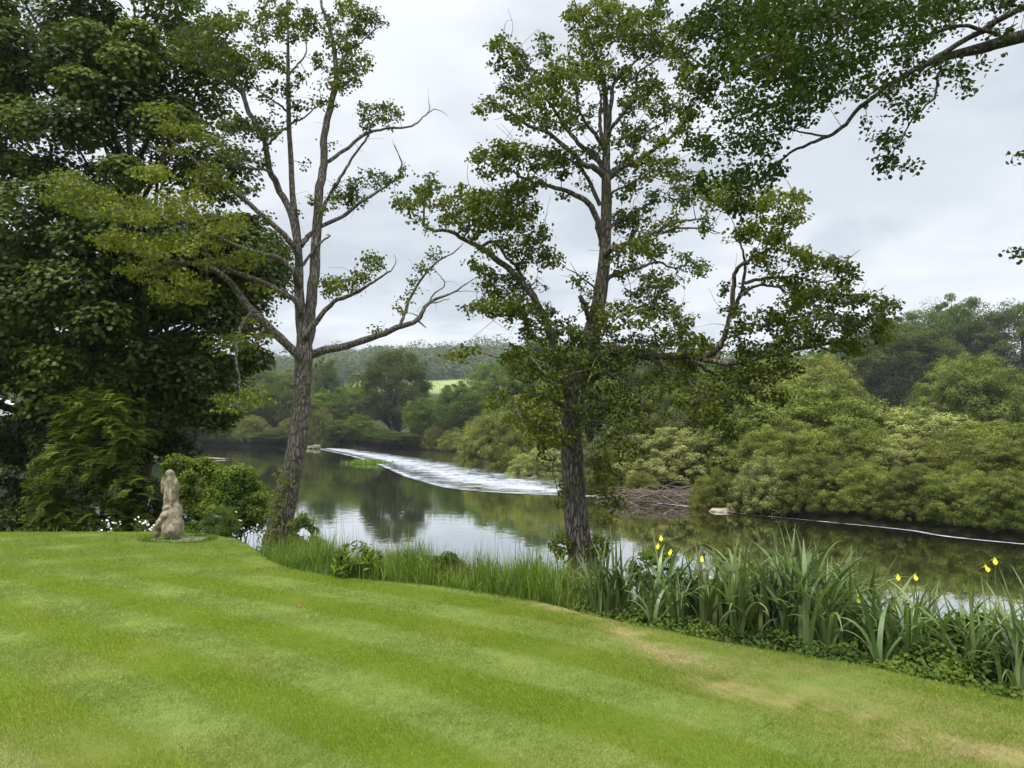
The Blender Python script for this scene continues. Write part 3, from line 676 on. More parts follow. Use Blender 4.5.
    for (pts, d, r0, r1) in bare:                      # dead leafless twigs
        c = catmull(P([p[0] for p in pts], [p[1] for p in pts], Y0 + d), 4); tw.tube(c, np.linspace(r0, r1, len(c)) * sc_, 5)
    for _ in range(ntw):                                # fine leafless twiglets
        a = A[r.integers(0, na)]; d = unit(r.normal(size=3) + [0, 0, .3]); l = r.uniform(.15, .5)
        tw.tube(catmull([a, a + d * l * .5 + r.normal(0, .03, 3), a + d * l + r.normal(0, .06, 3)], 3), np.linspace(.005, .002, 7), 3)
    bld(tw, 'branches', mbark)
    mats = [mleaf] + list(blobmats or [])
    for bi, mt in enumerate(mats):
        k = LB == bi
        if not k.any(): continue
        V, F, t = leaves(C[k] - off, Nn[k], leafL, leafL * .8, r, T[k], .22, leafsix)
        mesh('crown', V, F, mt, root, {'tint': t})
    print(name, 'puffs', len(PU), 'leaves', len(C)); return root
# left alder --------------------------------------------------------
LA = [
 ([(276,552),(279,530),(284,505),(291,475),(297,445),(301,410),(303,380),(304,355),(304,338),(301,318),(299,290),(299,264),(297,233),(292.5,194),(291,160),(289,126),(288,70),(288,37),(287,0),(286,-40)], 0, 0, [17,14.5,13.5,12.5,12,11.5,11.5,12,10,8,7,6.2,5.6,4.4,4,3.6,3,2,1.4,.8], 0),
 ([(304,362),(309,330),(310,310),(314,275),(317,225),(320,186),(324,164),(324,136),(332,101),(336,77),(334.6,54),(329,23),(322,7),(321,-25)], 0,.3, 9, 1.2),
 ([(299,262),(293,220),(280,191),(270,169),(263,136),(249,112),(242,94),(228,80),(207,70),(195,52),(191,32)],0,-.8,5.5,.8),
 ([(246,108),(242,87),(222,63),(219,48),(228,35),(236,22)],-.6,-.9,2.2,.5),
 ([(303,362),(297,354),(274,332),(253,311),(235,290),(226,278),(204,265),(168,261),(149,248),(120,244)],0,-1.8,7,.8),
 ([(300,322),(297,303),(272,287),(237,273),(215,262),(185,228),(158,213),(120,205)],0,-1.7,4.8,.6),
 ([(299,288),(294,273),(280,259),(253,251),(229,243),(193,224),(150,222),(108,210),(75,196)],0,-2.2,4.2,.5),
 ([(299,268),(297,251),(278,229),(250,205),(226,185),(198,164),(185,150),(169,138),(160,118)],0,-1.4,4.6,.6),
 ([(279,191),(272,173),(244,166),(216,152),(195,138),(180,130)],-.2,-1.2,2.2,.5),
 ([(303,360),(311,354),(339,347.5),(371,338),(397,328),(417.5,320),(425,307),(436,299),(454,292),(472,280)],0,.5,6.5,.6),
 ([(400,326),(404,315),(410,298),(423,277),(436,263),(456,251),(463,243)],.3,.9,2.8,.5),
 ([(427,305),(435,293),(445,285),(441,277),(434,269)],.4,.4,1.3,.4),
 ([(433,303),(441,301),(450,299)],.4,.4,1,.4),
 ([(420,318),(414,314),(407,313)],.4,.2,1,.4),
 ([(304,345),(308,332),(321,316),(334,302),(355,293),(373,282),(391,271)],0,-.7,4.8,.9),
 ([(301,246),(308,237),(318.5,228),(342,217),(360,203),(386,186),(399,175),(401,160),(394,145)],0,.6,3.9,.5),
 ([(301,268),(308,258),(320,243),(330,236),(326,235)],0,0,2.5,.6),
 ([(315,250),(319,222),(326,202),(340,178),(354.5,155),(367,138),(371,126)],.1,.5,3.2,.9),
 ([(324,164),(329,161),(347.5,148),(366,134),(385,129),(412,126),(423,117),(434,109)],.2,1.0,3.2,.5),
 ([(333,100),(338,72),(347.5,52),(361.5,42),(371,33),(387,22)],.2,.5,2.2,.4),
 ([(333,92),(343,86),(354,77),(361,66)],.2,.1,2,.5),
 ([(288,75),(277,66),(263,54),(254,42)],0,-.5,1.8,.4),
 ([(289,75),(296,66),(305,56),(306,44),(300,33)],0,.4,1.7,.4),
 ([(289,125),(296,121),(305,117),(314,109),(322,105)],0,-.3,1.8,.5),
 ([(288,112),(278,104),(264,95),(247,82)],0,-.6,1.8,.5),
 ([(268,145),(277,135),(287,128)],-.1,0,1.8,1.2),
 ([(252,311),(240,330),(236,355),(240,385),(238,403)],-1,-1.4,2.6,.5),
]
LB_ = [(75,193,34,20,1,1),(110,208,34,18,1,1),(60,180,14,12,.8,1),(150,172,20,12,1,1),(150,215,30,14,1,1),(185,203,26,20,1,1),(210,180,20,14,1,1),(165,245,36,14,1,1),(200,240,28,14,1,1),(225,222,22,16,1,1),(120,243,26,12,1,1),(180,290,28,20,.9,1),(148,270,24,12,.8,1),(215,262,20,10,.9,1),(248,258,18,14,.7,1),(258,290,14,10,.5,1),(252,338,20,10,.5,1),(240,402,26,14,.8,1),(228,345,20,14,.5,1),(262,320,14,10,.4,1),
 (170,128,16,12,.8,1),(158,112,12,8,.7,1),(200,135,16,10,.7),(232,155,16,8,.8),(262,158,10,10,.7),(175,150,14,8,.7,1),(205,165,14,8,.6,1),
 (195,45,24,20,1),(212,25,18,12,1),(235,18,12,10,1),(242,62,22,16,1),(222,62,20,14,1),(240,80,16,10,.9),(262,30,12,14,.8),(290,22,22,16,1),(276,8,16,10,.8),(305,22,10,10,.8),(255,127,27,11,1.2),(236,124,12,8,.8),(275,62,13,9,1),(281,88,9,9,.8),(301,80,8,8,.8),(298,104,7,6,.7),(270,96,8,7,.7),
 (352,60,16,13,1.3),(345,80,14,11,1.2),(345,42,12,8,.9),(366,24,15,13,1.2),(350,8,12,9,1.1),(354,28,8,8,.9),(320,60,9,8,.8),(330,22,9,9,.8),(334,38,8,8,.8),(328,104,8,6,.8),(312,104,9,5,.8),(300,118,6,4,.6),(330,88,9,7,.8),
 (378,112,19,9,1.1),(366,124,9,6,.9),(388,122,8,5,.7),(332,146,6,4,.6),(350,187,14,5,.8),(372,180,18,7,.9),(344,200,13,9,1.1),(358,196,10,7,.9),(388,178,9,6,.8),(337,286,13,8,1.3),(325,295,6,8,.6),(373,262,10,10,1.2),(360,277,12,7,1),(350,288,8,5,.7),(423,268,9,6,.8),(414,284,6,8,.7),(436,254,8,6,.8),(408,300,5,7,.7),(378,329,9,4,.8),(400,312,4,6,.5),(316,198,6,7,.5),(303,165,5,8,.5),(297,210,5,7,.4),(322,210,4,6,.4),(405,172,4,3,.3),(285,255,8,9,.4),(268,215,9,9,.4),(244,190,10,8,.4,1)]
grown_tree('alder_tree', 'open leaning alder on the left with a bare right-hand limb and gold-green left foliage', 'tree', LA, LB_, 13.5, M['alder'], M['bark'], .056, 101, dens=.046, per=18, puff=.105, dspread=.4, extra=0, ntw=240, blobmats=[M['alder2']],
 bare=[([(434,109),(441,111),(448,116)],1.0,.5,.2),([(425,116),(430,108),(428,100)],1.0,.5,.2),([(401,160),(397,150),(392,140)],.6,.5,.2),([(391,271),(396,262),(394,254)],-.6,.6,.2),([(472,280),(480,276)],.5,.5,.2),([(454,292),(466,291),(478,292)],.5,.5,.2),([(371,33),(378,25),(381,16)],.5,.5,.2),([(417,320),(424,326),(426,328)],.3,1.2,.4)])
# middle alder ------------------------------------------------------
MA = [
 ([(586,580),(583,560),(578,535),(575,505),(573,470),(571,435),(573,405),(578,375),(588,345),(597,312),(602,280),(605,250),(606.6,202),(606,173),(606.6,131),(605,94),(602,73),(592.5,47),(583,23),(574,0),(568,-20)],0,0,[21,17,14.5,14,13.5,13.5,13,15,13,10.5,9.5,8.5,8,7,5,4,3.2,2.2,1.6,1,.6],0),
 ([(573,405),(566,390),(558,370),(553,343),(545,318),(533,297),(514,273),(494,258),(479.6,247),(463,239),(448,231),(425,228),(424,214),(425,192)],0,-.9,7.5,.6),
 ([(428,228),(420,218),(413,213)],-.9,-.9,1,.4),
 ([(480,247),(494,242),(507,258),(517,268),(526,285)],-.5,-.2,2,1.6),
 ([(463,239),(470,228),(480,212)],-.7,-.8,1.6,.4),
 ([(536,303),(525,306),(515,314),(500,316),(485,310)],-.1,-.8,3,.6),
 ([(604,176),(594,167),(583,164),(569,150),(550,134),(527,125),(515,115),(499,105),(485,101)],0,-.9,4.6,.6),
 ([(606,170),(592,155),(578,143),(562,122),(553,108),(534,82),(525,62),(512,48)],0,.6,4.2,.5),
 ([(605,150),(595,134),(585,122),(578,105),(575,85),(560,70)],0,-.6,3.5,.5),
 ([(603,140),(599.5,125),(601,105),(600,89),(592,70)],0,.5,3.2,.6),
 ([(606,150),(611,103),(613.6,84),(630,66),(646,52),(656,36)],0,.3,3.6,.5),
 ([(607,140),(611,128),(620.6,117),(635,98),(637,77),(644,68),(663,56),(678,50)],0,-.7,3.3,.5),
 ([(607,178),(613.6,171),(630,159),(639,141),(649,131),(668,120)],0,.8,4.4,.6),
 ([(607,180),(620,169),(644,157),(660,145),(674.5,134),(686,122),(700,112)],0,-.6,4.4,.5),
 ([(602,246),(598,222),(588,202),(571,193),(550,186),(536,183),(522,195),(506,204),(495,203)],0,-1.0,5,.6),
 ([(536,184),(520,176),(505,166),(495,155)],-.6,-1.2,2,.5),
 ([(600,205),(588,179),(578,165),(566,158)],0,-.2,3.2,1),
 ([(580,388),(588,365),(600,352),(617,350),(649.5,356),(693,356),(712,354),(724,338),(730,316),(741,295.6),(744.7,272),(743,251),(738,236)],0,-.9,7.0,.7),
 ([(732,308),(734,285),(738,268),(756,257),(772,246),(780,235),(786,215)],-.8,-1.3,3.2,.6),
 ([(745,283),(764,278.6),(795.5,277),(815,282),(835,280)],-.9,-1.6,2.3,.5),
 ([(739,297),(756,286),(775,286),(788,292),(805,296)],-.9,-.5,2.2,.6),
 ([(696,357),(716,362),(735.6,363),(772,354),(816,346),(842,338.5),(861,327),(874,316),(888,306)],-.6,-1.9,4.0,.6),
 ([(690,360),(704,368.5),(720,376),(743,381.5),(756,397),(775,400)],-.6,-.4,2.6,.6),
 ([(650,358),(670,370),(691,384),(702,400),(712,413)],-.3,-1.2,2.6,.5),
 ([(816,346),(835,351),(860,347),(885,341)],-1.4,-1.5,1.6,.4),
 ([(605,258),(611,249),(639,240),(653,233),(667.5,226),(681.5,221),(705,218.6)],0,-1.1,4.4,.9),
 ([(653,235),(668,231),(681,228),(705,229),(720,233)],-.5,-.5,2.6,.4),
 ([(600,290),(606.6,279.5),(620.6,272.5),(639,268),(655.8,262),(674,268),(690,262)],0,.8,4.2,.5),
 ([(605,232),(614,224),(627.6,216),(644,207),(653,201),(662,190)],0,.9,3,.5),
 ([(606,200),(616,190),(637,181),(642,168)],0,-.5,2.2,.4),
 ([(597,295),(592.5,286.6),(578,275),(566,268)],0,-.6,1.8,.4),
 ([(590,325),(586,308),(580,296)],0,-.2,3.4,2.8),
 ([(590,385),(597.6,374),(611,374),(627.6,387.5),(641,401),(650,418)],0,-.6,4,.7),
 ([(573,450),(570,446),(559,439.5),(548,434),(535,425)],0,-.8,4.5,.8),
 ([(572,420),(560,405),(540,395),(520,392),(500,394)],0,-1.0,4,.6),
 ([(574,430),(590,420),(612,424),(635,430)],0,-1.0,4,.6),
]
MB = [(505,46,14,12),(497,66,9,6),(520,60,11,11),(543,46,10,10),(516,85,16,12),(498,104,10,6),(535,95,18,15),(550,75,16,13),(582,20,18,13),(600,8,18,10),(620,14,18,11),(590,45,18,12),(618,35,18,13),(640,20,18,12),(660,10,14,9),(645,45,16,12),(658,44,13,11),(676,34,12,11),(690,28,9,8),(682,60,12,11),(690,84,12,12),(665,105,20,11),(652,88,15,11),(635,105,13,9),(688,112,11,9),(572,70,16,12),(600,70,16,10),(625,75,11,9),(560,100,15,11),(545,120,16,8),(575,122,14,10),(521,118,12,7),(640,130,16,10),(620,140,10,7),(595,150,10,8),(565,160,18,12),(540,160,18,11),(517,150,14,10),(496,150,12,9),(480,155,10,7),(500,170,18,8),(528,186,16,8),(640,160,15,8),(663,165,15,11),(688,180,18,13),(718,195,22,15),(680,200,13,9),(625,190,9,10),(640,216,11,8),(627,226,13,12),(640,242,20,11),(655,252,14,8),(621,256,12,10),(625,271,9,6),(665,280,18,9),(700,270,10,7),(650,300,24,13),(615,318,22,14),(662,320,24,13),(594,340,22,14),
 (431,187,11,9),(405,201,10,7),(420,206,14,7),(448,206,11,8),(470,200,16,12),(490,205,17,13),(512,198,14,12),(480,221,16,9),(455,219,11,6),(505,226,16,12),(525,214,14,14),(537,240,14,13),(521,250,15,12),(485,276,15,9),(501,286,16,11),(476,264,9,5),(521,286,12,10),(548,260,10,8),(471,309,11,5),(490,305,14,8),(515,305,16,9),(537,315,16,11),(456,357,10,6),(471,350,8,4),
 (560,332,20,12),(531,334,16,8),(560,360,24,14),(520,360,20,13),(540,385,26,15),(602,362,26,16),(640,350,26,14),(570,400,26,14,.8),(530,415,24,15),(610,400,28,17),(650,385,26,15),(556,430,22,13,.7),(602,428,24,15),(642,420,22,14),(620,448,20,12),(598,462,14,9),(541,440,15,9),(500,398,14,10,.6),(680,340,18,12),(680,370,18,12),(700,350,18,10),(690,400,12,10),(545,458,10,8,.6),(612,500,10,14,.6),(606,478,12,10,.7),(560,505,5,5,.6),
 (745,205,16,9),(770,200,15,9),(800,195,12,6),(790,215,12,8),(762,225,14,8),(747,235,9,8),(770,240,12,8),(725,290,6,5),(760,262,13,6),(795,255,14,8),(815,265,14,8),(835,265,12,8),(850,275,9,7),(843,287,9,5),(805,290,18,9),(825,300,20,10),(790,305,14,8),(855,300,12,8),(875,300,10,7),(894,304,6,5),(884,320,8,7),(860,320,17,8),(830,325,22,10),(795,325,18,10),(765,320,16,10),(740,330,12,8),(750,350,18,10),(780,345,18,10),(815,340,14,7),(850,345,14,7),(885,340,9,5),(760,375,16,9),(785,370,14,8),(730,375,16,9),(710,390,14,10),(720,410,14,10),(700,420,11,10),(728,430,8,8),(745,400,10,6),(780,398,8,5),(700,262,8,5)]
mid = grown_tree('alder_tree', 'full leafy alder in the middle with a long limb reaching right over the irises', 'tree', MA, MB, 10.0, M['alder'], M['bark'], .046, 202, dens=.052, per=15, puff=.078, dspread=.4, extra=.75, ntw=420,
 bare=[([(485,101),(478,98),(480,97)],-.9,.4,.2),([(705,229),(715,234),(722,232)],-.5,.5,.2),([(738,236),(733,222),(728,214)],-.9,.6,.2),([(845,262),(852,256),(860,250)],-1.2,.5,.2),([(640,330),(655,300),(660,285)],0,.6,.2),([(578,275),(570,262)],-.5,.4,.2)])
# shoots and ivy on the middle trunk belong to it
# overhanging tree from the right ------------------------------------
OA = [
 ([(1460,900),(1440,600),(1400,320),(1340,120),(1230,0),(1120,15),(1024,36),(982,48),(949,56),(925,66)],.8,0,[42,36,32,28,20,14,10,8.5,6,3],0),
 ([(1130,-25),(1070,-10),(1024,7),(982,30),(935,59),(895,81),(861,107),(845,125),(828,136),(804,146),(784,157),(764,176),(748,190)],.2,-.3,5,.8),
 ([(1024,-60),(960,-40),(878,0),(848,22),(818,50),(790,68),(745,80)],-.4,-.8,3.5,.7),
 ([(1000,35),(960,25),(915,42),(880,50),(840,72),(800,95),(760,110),(725,135)],0,.7,3,.6),
 ([(940,62),(935,97),(912,118),(895,151),(892,165)],0,-.3,1.8,.5),
 ([(848,20),(848,45),(846,67)],-.6,-.6,1.6,.6),
 ([(900,-20),(840,-10),(780,5),(735,25),(705,35)],-.5,-.2,2.6,.6),
 ([(828,136),(800,132),(782,128),(765,135)],0,.2,1.6,.5),
 ([(745,60),(725,75),(700,95),(690,110)],-.6,-.6,1.6,.5),
 ([(748,190),(730,200),(705,212)],-.3,-.3,1.2,.4),
 ([(1390,250),(1180,225),(1090,232),(1045,245),(1008,253)],0,.2,5,.5),
 ([(1370,190),(1180,150),(1080,140),(1040,148),(1015,156)],0,.2,5,.5),
]
OB = [(760,12,40,22),(722,20,20,18),(702,28,14,16),(722,60,20,20,.8),(760,50,32,24),(800,25,34,22),(850,15,36,18),(900,10,36,15),(955,6,34,12),(1005,4,20,8),(800,72,34,22),(850,55,28,20,.9),(895,42,24,16,.7),(935,30,20,10,.7),(700,90,13,16,.8),(738,105,28,16),(780,110,26,16),(815,95,24,13),(850,85,18,10,.8),(890,85,16,10,.8),(915,68,16,10),(948,68,12,8),(962,80,8,6,.6),(718,148,22,12),(757,140,22,12),(740,180,20,12),(768,170,12,9),(705,185,10,9,.6),(695,140,10,9),(905,108,13,9,.8),(928,95,9,7,.7),(892,138,11,9),(886,163,9,8),(912,166,8,3),(965,92,6,6,.6),(870,118,10,5,.5),(800,125,14,6,.7),(740,210,16,8,.6),(1021,152,4,3),(1017,250,7,5),(985,65,6,6,.3),(1000,30,14,8,.5),(1060,0,30,16),(1110,25,40,22),(1080,145,25,8),(1140,152,30,12),(1080,235,25,8),(1135,228,30,12),(1090,75,30,12),(1190,50,55,40),(1190,185,45,24),(1260,110,50,50,.7),(1100,-40,60,25)]
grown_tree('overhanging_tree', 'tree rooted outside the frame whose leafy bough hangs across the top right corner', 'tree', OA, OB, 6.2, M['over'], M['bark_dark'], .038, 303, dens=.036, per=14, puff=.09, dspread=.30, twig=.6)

# big dark sycamore ---------------------------------------------------
def gap(p):
    # natural openings low in the crown through which the yard shows
    f = np.array([0, math.cos(PITCH), math.sin(PITCH)]); u = np.array([0, -math.sin(PITCH), math.cos(PITCH)]); q = p - np.array([0, 0, CZ])
    px = 512 + FPX * q[:, 0] / (q @ f); py = 384 - FPX * (q @ u) / (q @ f); k = np.zeros(len(p), bool); rr_ = R(5).random(len(p))
    for a, b, c, d in ((6, 399, 20, 7), (56, 450, 16, 13), (30, 475, 22, 5), (4, 412, 12, 5)): k |= (((px - a) / c) ** 2 + ((py - b) / d) ** 2 < 1) & (rr_ < .93)
    return ~k
r = R(404); SY = 21.
root = empty('sycamore_tree', tuple(P(133, 520, SY))); tag(root, 'huge dense dark sycamore filling the left side behind the stone figure', 'tree'); off = np.array(root.location)
g = Geo(); s_ = SY / FPX
tr = catmull(P([128, 134, 139, 143, 146, 140, 132, 128], [545, 500, 470, 440, 400, 300, 200, 110], SY), 5); tr0 = tr.copy()
g.tube(tr - off, np.interp(np.linspace(0, 1, len(tr)), [0, .15, .4, 1], [15, 12.5, 11, 2]) * s_, 16, .04, r)
def inside_syc(px, py):
    # outline of the crown in the photograph's own angles: left to right extent per height
    ys_ = [-90, -40, 0, 20, 60, 100, 150, 200, 250, 300, 350, 400, 440, 470]
    xr = [110, 150, 190, 205, 212, 205, 225, 262, 276, 276, 258, 245, 215, 175]
    xl = [30, -10, -60, -90, -110, -120, -130, -140, -140, -140, -140, -120, -100, -60]
    return (px < np.interp(py, ys_, xr)) & (px > np.interp(py, ys_, xl))
cs = []; rs = []
while len(cs) < 385:
    px, py = r.uniform(-140, 285), (r.uniform(-95, 462) if len(cs) < 300 else r.uniform(230, 455))
    if not inside_syc(px, py): continue
    hw = 210; e = ((px - 75) / hw) ** 2 + ((py - 190) / 290) ** 2
    dmax = 5.6 * math.sqrt(max(0.03, 1 - e)); dep = -dmax * r.uniform(.55, 1.0) if r.random() < .72 else dmax * r.uniform(-.5, .9)
    if py < 70 and px < 200 and r.random() < .12: continue
    cs.append(P(px, py, SY + dep)); rs.append(r.uniform(.45, .95))
cs = np.array(cs); rs = np.array(rs)
for q in r.choice(len(cs), 90, replace=False):
    c = cs[q]; j = r.integers(5, len(tr0) - 3); j = np.argmin(abs(tr0[:, 2] - (c[2] - np.linalg.norm(c[:2] - tr0[10, :2]) * .45 - .2))); j = min(max(j, 10), len(tr0) - 2)
    a = tr0[j]; m = (a + c) / 2 + r.normal(0, .2, 3) + [0, 0, .25]
    g.tube(catmull([a, m, c], 4) - off, np.linspace(.09, .012, 9), 5)
g.build('trunk', M['bark_dark'], root)
V, F, t = None, None, None
per = 720; idx = np.repeat(np.arange(len(cs)), per)
d = unit(r.normal(size=(len(idx), 3)) + [0, 0, .55]); pos = cs[idx] + d * (rs[idx] * r.uniform(.6, 1.12, len(idx)))[:, None] * [1, 1, .62]
nn = d * .6 + r.normal(size=d.shape) * .4 + np.array([0, -.25, .75])
kg = gap(pos); pos, nn, idx = pos[kg], nn[kg], idx[kg]
V, F, t = leaves(pos - off, nn, .105, .098, r, np.clip(r.uniform(.1, .75, len(cs))[idx] + r.normal(0, .17, len(idx)), 0, 1), .12, True, droop=.8)
mesh('crown', V, F, M['syc'], root, {'tint': t})
# ------------------------------------------------------------------ shrubs on the near bank
def gz(x, y): return float(ground_z(np.array([x]), np.array([y]))[0])
def shrub(name, label, ell, Y, mat, L, Wd, n_l, per, lr, seed, pinnate=False, stems=8, upb=.5):
    """ell: list of (px,py,rx,ry) ellipses its crown fills at depth Y"""
    r = R(seed); C = []
    ar = np.array([e[2] * e[3] for e in ell], float); ar /= ar.sum()
    for _ in range(n_l):
        e = ell[r.choice(len(ell), p=ar)]; a = r.uniform(0, math.tau); q = r.uniform(.3, 1) ** .6
        dz = math.sqrt(max(.05, 1 - q * q * .9)) * e[2] * Y / FPX * .9
        C.append(P(e[0] + e[2] * q * math.cos(a), e[1] + e[3] * q * math.sin(a), Y + (-dz if r.random() < .7 else dz) * r.uniform(.5, 1)))
    C = np.array(C); bx = float(np.mean(C[:, 0])); b = np.array([bx, Y, gz(bx, Y) - .05])
    root = empty(name, tuple(b)); tag(root, label, 'bush' if 'bush' in name or 'shrub' in name else 'plant')
    g = Geo()
    for q in r.choice(n_l, min(stems, n_l), replace=False):
        a = b + np.append(r.normal(0, .12, 2), 0); m = (a * .5 + C[q] * .5) + r.normal(0, .06, 3)
        g.tube(catmull([a, m, C[q]], 4) - b, np.linspace(.02, .006, 9), 5)
    g.build('stem', M['bark_dark'], root)
    if not pinnate:
        V, F, t = lobe_leaves(r, C - b, r.uniform(lr * .6, lr * 1.3, n_l), per, L, Wd, upb, .5)
        kg = gap((V + b)[0::4]); F = F[np.tile(kg, 2)]
        mesh('foliage', V, F, mat, root, {'tint': t})
    else:
        LC = []; LN = []; LT = []; TT = []; g2 = Geo()
        for c in C:
            tn = r.uniform(.15, .85)
            for k in range(per):
                az = r.uniform(0, math.tau); dv = np.array([math.cos(az), math.sin(az), 0]); ln = r.uniform(.22, .42)
                st = c - b + r.normal(0, lr * .4, 3); u_ = np.linspace(0, 1, 8)[:, None]
                ra = st + dv * ln * u_ + np.array([0, 0, 1]) * (.10 * u_ - .30 * u_ ** 2) * ln * 1.6
                sd = np.array([-dv[1], dv[0], 0])
                for s in (-1, 1):
                    LC.append(ra + sd * s * L * .42 - np.array([0, 0, .008])); LN.append(np.tile(np.array([0, 0, 1.]) + dv * .25 + r.normal(0, .15, 3), (8, 1)))
                    TT.append(np.tile(sd * s + dv * .35 + [0, 0, -.25], (8, 1))); LT.append(np.full(8, np.clip(tn + r.normal(0, .12), 0, 1)))
        C2 = np.concatenate(LC); N2 = unit(np.concatenate(LN)); T2 = np.concatenate(TT); T2 = unit(T2 - N2 * (T2 * N2).sum(-1, keepdims=True)); B2 = np.cross(N2, T2); tt = np.concatenate(LT)
        V = np.stack([C2 - T2*L*.5, C2 + B2*Wd*.5, C2 + T2*L*.5, C2 - B2*Wd*.5], 1).reshape(-1, 3); F = np.arange(len(V)).reshape(-1, 4)
        mesh('foliage', V, F, mat, root, {'tint': np.repeat(tt, 4)})
    return root
shrub('feathery_shrub', 'light green feathery shrub drooping onto the lawn left of the stone figure', [(95,440,40,35),(80,490,45,40),(115,500,35,38),(70,520,40,22),(140,525,22,16),(100,410,30,14)], 16.2, M['pinnate'], .10, .038, 150, 16, .35, 501, True, 14)
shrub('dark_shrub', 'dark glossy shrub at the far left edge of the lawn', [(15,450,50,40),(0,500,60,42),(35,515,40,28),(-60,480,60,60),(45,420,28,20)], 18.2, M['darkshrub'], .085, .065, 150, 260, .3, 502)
shrub('leafy_shrub', 'bright green rounded shrub right of the stone figure beside the leaning alder', [(240,500,24,30),(225,515,20,25),(250,515,14,20),(236,480,14,14)], 15.6, M['shrub'], .062, .042, 90, 170, .17, 503)
shrub('leafy_shrub', 'yellow-green shrub directly behind the stone figure', [(195,490,20,30),(178,475,16,14),(205,475,14,16),(185,515,18,22)], 16.0, M['shrub'], .062, .042, 90, 170, .17, 504)
shrub('leafy_shrub', 'low yellowish shrub at the right foot of the stone figure', [(190,530,9,9),(184,536,6,6)], 13.9, M['shrub'], .04, .026, 14, 90, .08, 505, stems=4)
shrub('needle_shrub', 'grey-green fine-leaved mound between the figure and the leaning alder', [(220,522,15,16),(212,530,12,10),(228,530,10,10)], 14.3, M['grassy'], .075, .008, 40, 260, .11, 506, upb=1.2)
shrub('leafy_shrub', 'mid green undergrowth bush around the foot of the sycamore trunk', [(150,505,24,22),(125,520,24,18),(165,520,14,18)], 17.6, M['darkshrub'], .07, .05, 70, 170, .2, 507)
shrub('leafy_shrub', 'pale leafy bush with small white flowers right of the leaning alder foot', [(303,535,11,20),(296,550,12,14),(310,545,10,12)], 13.2, M['shrub'], .045, .03, 40, 110, .1, 508, stems=6)
shrub('dock_plant', 'broad-leaved plant in the tall grass at the lawn edge below the leaning alder', [(355,556,15,15),(345,566,13,10),(368,563,13,12)], 9.35, M['shrub'], .12, .028, 34, 14, .09, 509, stems=6)
shrub('leafy_shrub', 'leafy shoots sprouting beside the foot of the middle trunk', [(562,548,9,11),(598,548,10,10),(555,535,5,6)], 9.9, M['shrub'], .06, .035, 22, 32, .09, 510, stems=6)
for i, (e, Y, lb) in enumerate([([(655,572,24,20),(672,585,20,18)],7.7,'leafy green plant crowding under the left flower cluster'),([(905,620,22,16),(885,628,18,12)],6.2,'broad-leaved herb in front of the bright water near the right end'),([(965,640,24,18),(985,628,14,14)],5.8,'bushy herb among the thin irises near the right edge'),([(530,588,18,12),(505,584,14,9)],8.6,'tall leafy weed at the lawn edge left of the pink flowers'),([(445,570,16,14)],9.2,'leafy weed standing in the middle of the tall grass'),([(720,600,16,16)],7.0,'leafy herb half hidden in the thick of the irises')]):
    shrub('leafy_herb', lb, e, Y, M['shrub'] if i % 2 else M['cover'], .055, .034, 34, 34, .085, 520 + i, stems=9, upb=.3)
# ------------------------------------------------------------------ blades: grass fringe, irises
def ribbons(base, az, ln, th0, curl, wid, segs, rng, tint, power=1.6, twist=0.):
    n = len(base); t = np.linspace(0, 1, segs + 1)
    th = th0[:, None] + curl[:, None] * t[None] ** power
    st = ln[:, None] / segs
    hx = np.concatenate([np.zeros((n, 1)), np.cumsum(np.sin(th[:, :-1]) * st, 1)], 1); hz = np.concatenate([np.zeros((n, 1)), np.cumsum(np.cos(th[:, :-1]) * st, 1)], 1)
    pos = base[:, None] + np.stack([hx * np.cos(az)[:, None], hx * np.sin(az)[:, None], hz], -1)
    a2 = az + math.pi / 2 + rng.normal(0, .5 + twist, n)
    sd = np.stack([np.cos(a2), np.sin(a2), 0 * az], -1)[:, None]
    wp = np.interp(t, [0, .25, .75, 1], [.7, 1, .8, .04]); off = sd * (wid[:, None] * wp[None] * .5)[..., None]
    V = np.stack([pos - off, pos + off], 2).reshape(-1, 3)
    b = np.arange(n)[:, None, None] * (segs + 1) * 2; k = np.arange(segs)[None, :, None] * 2
    F = (b + k + np.array([0, 1, 3, 2])[None, None]).reshape(-1, 4)
    return V, F, np.repeat(tint, (segs + 1) * 2)
edge_c = np.concatenate([[0], np.cumsum(np.linalg.norm(np.diff(edge, axis=0), axis=1))])
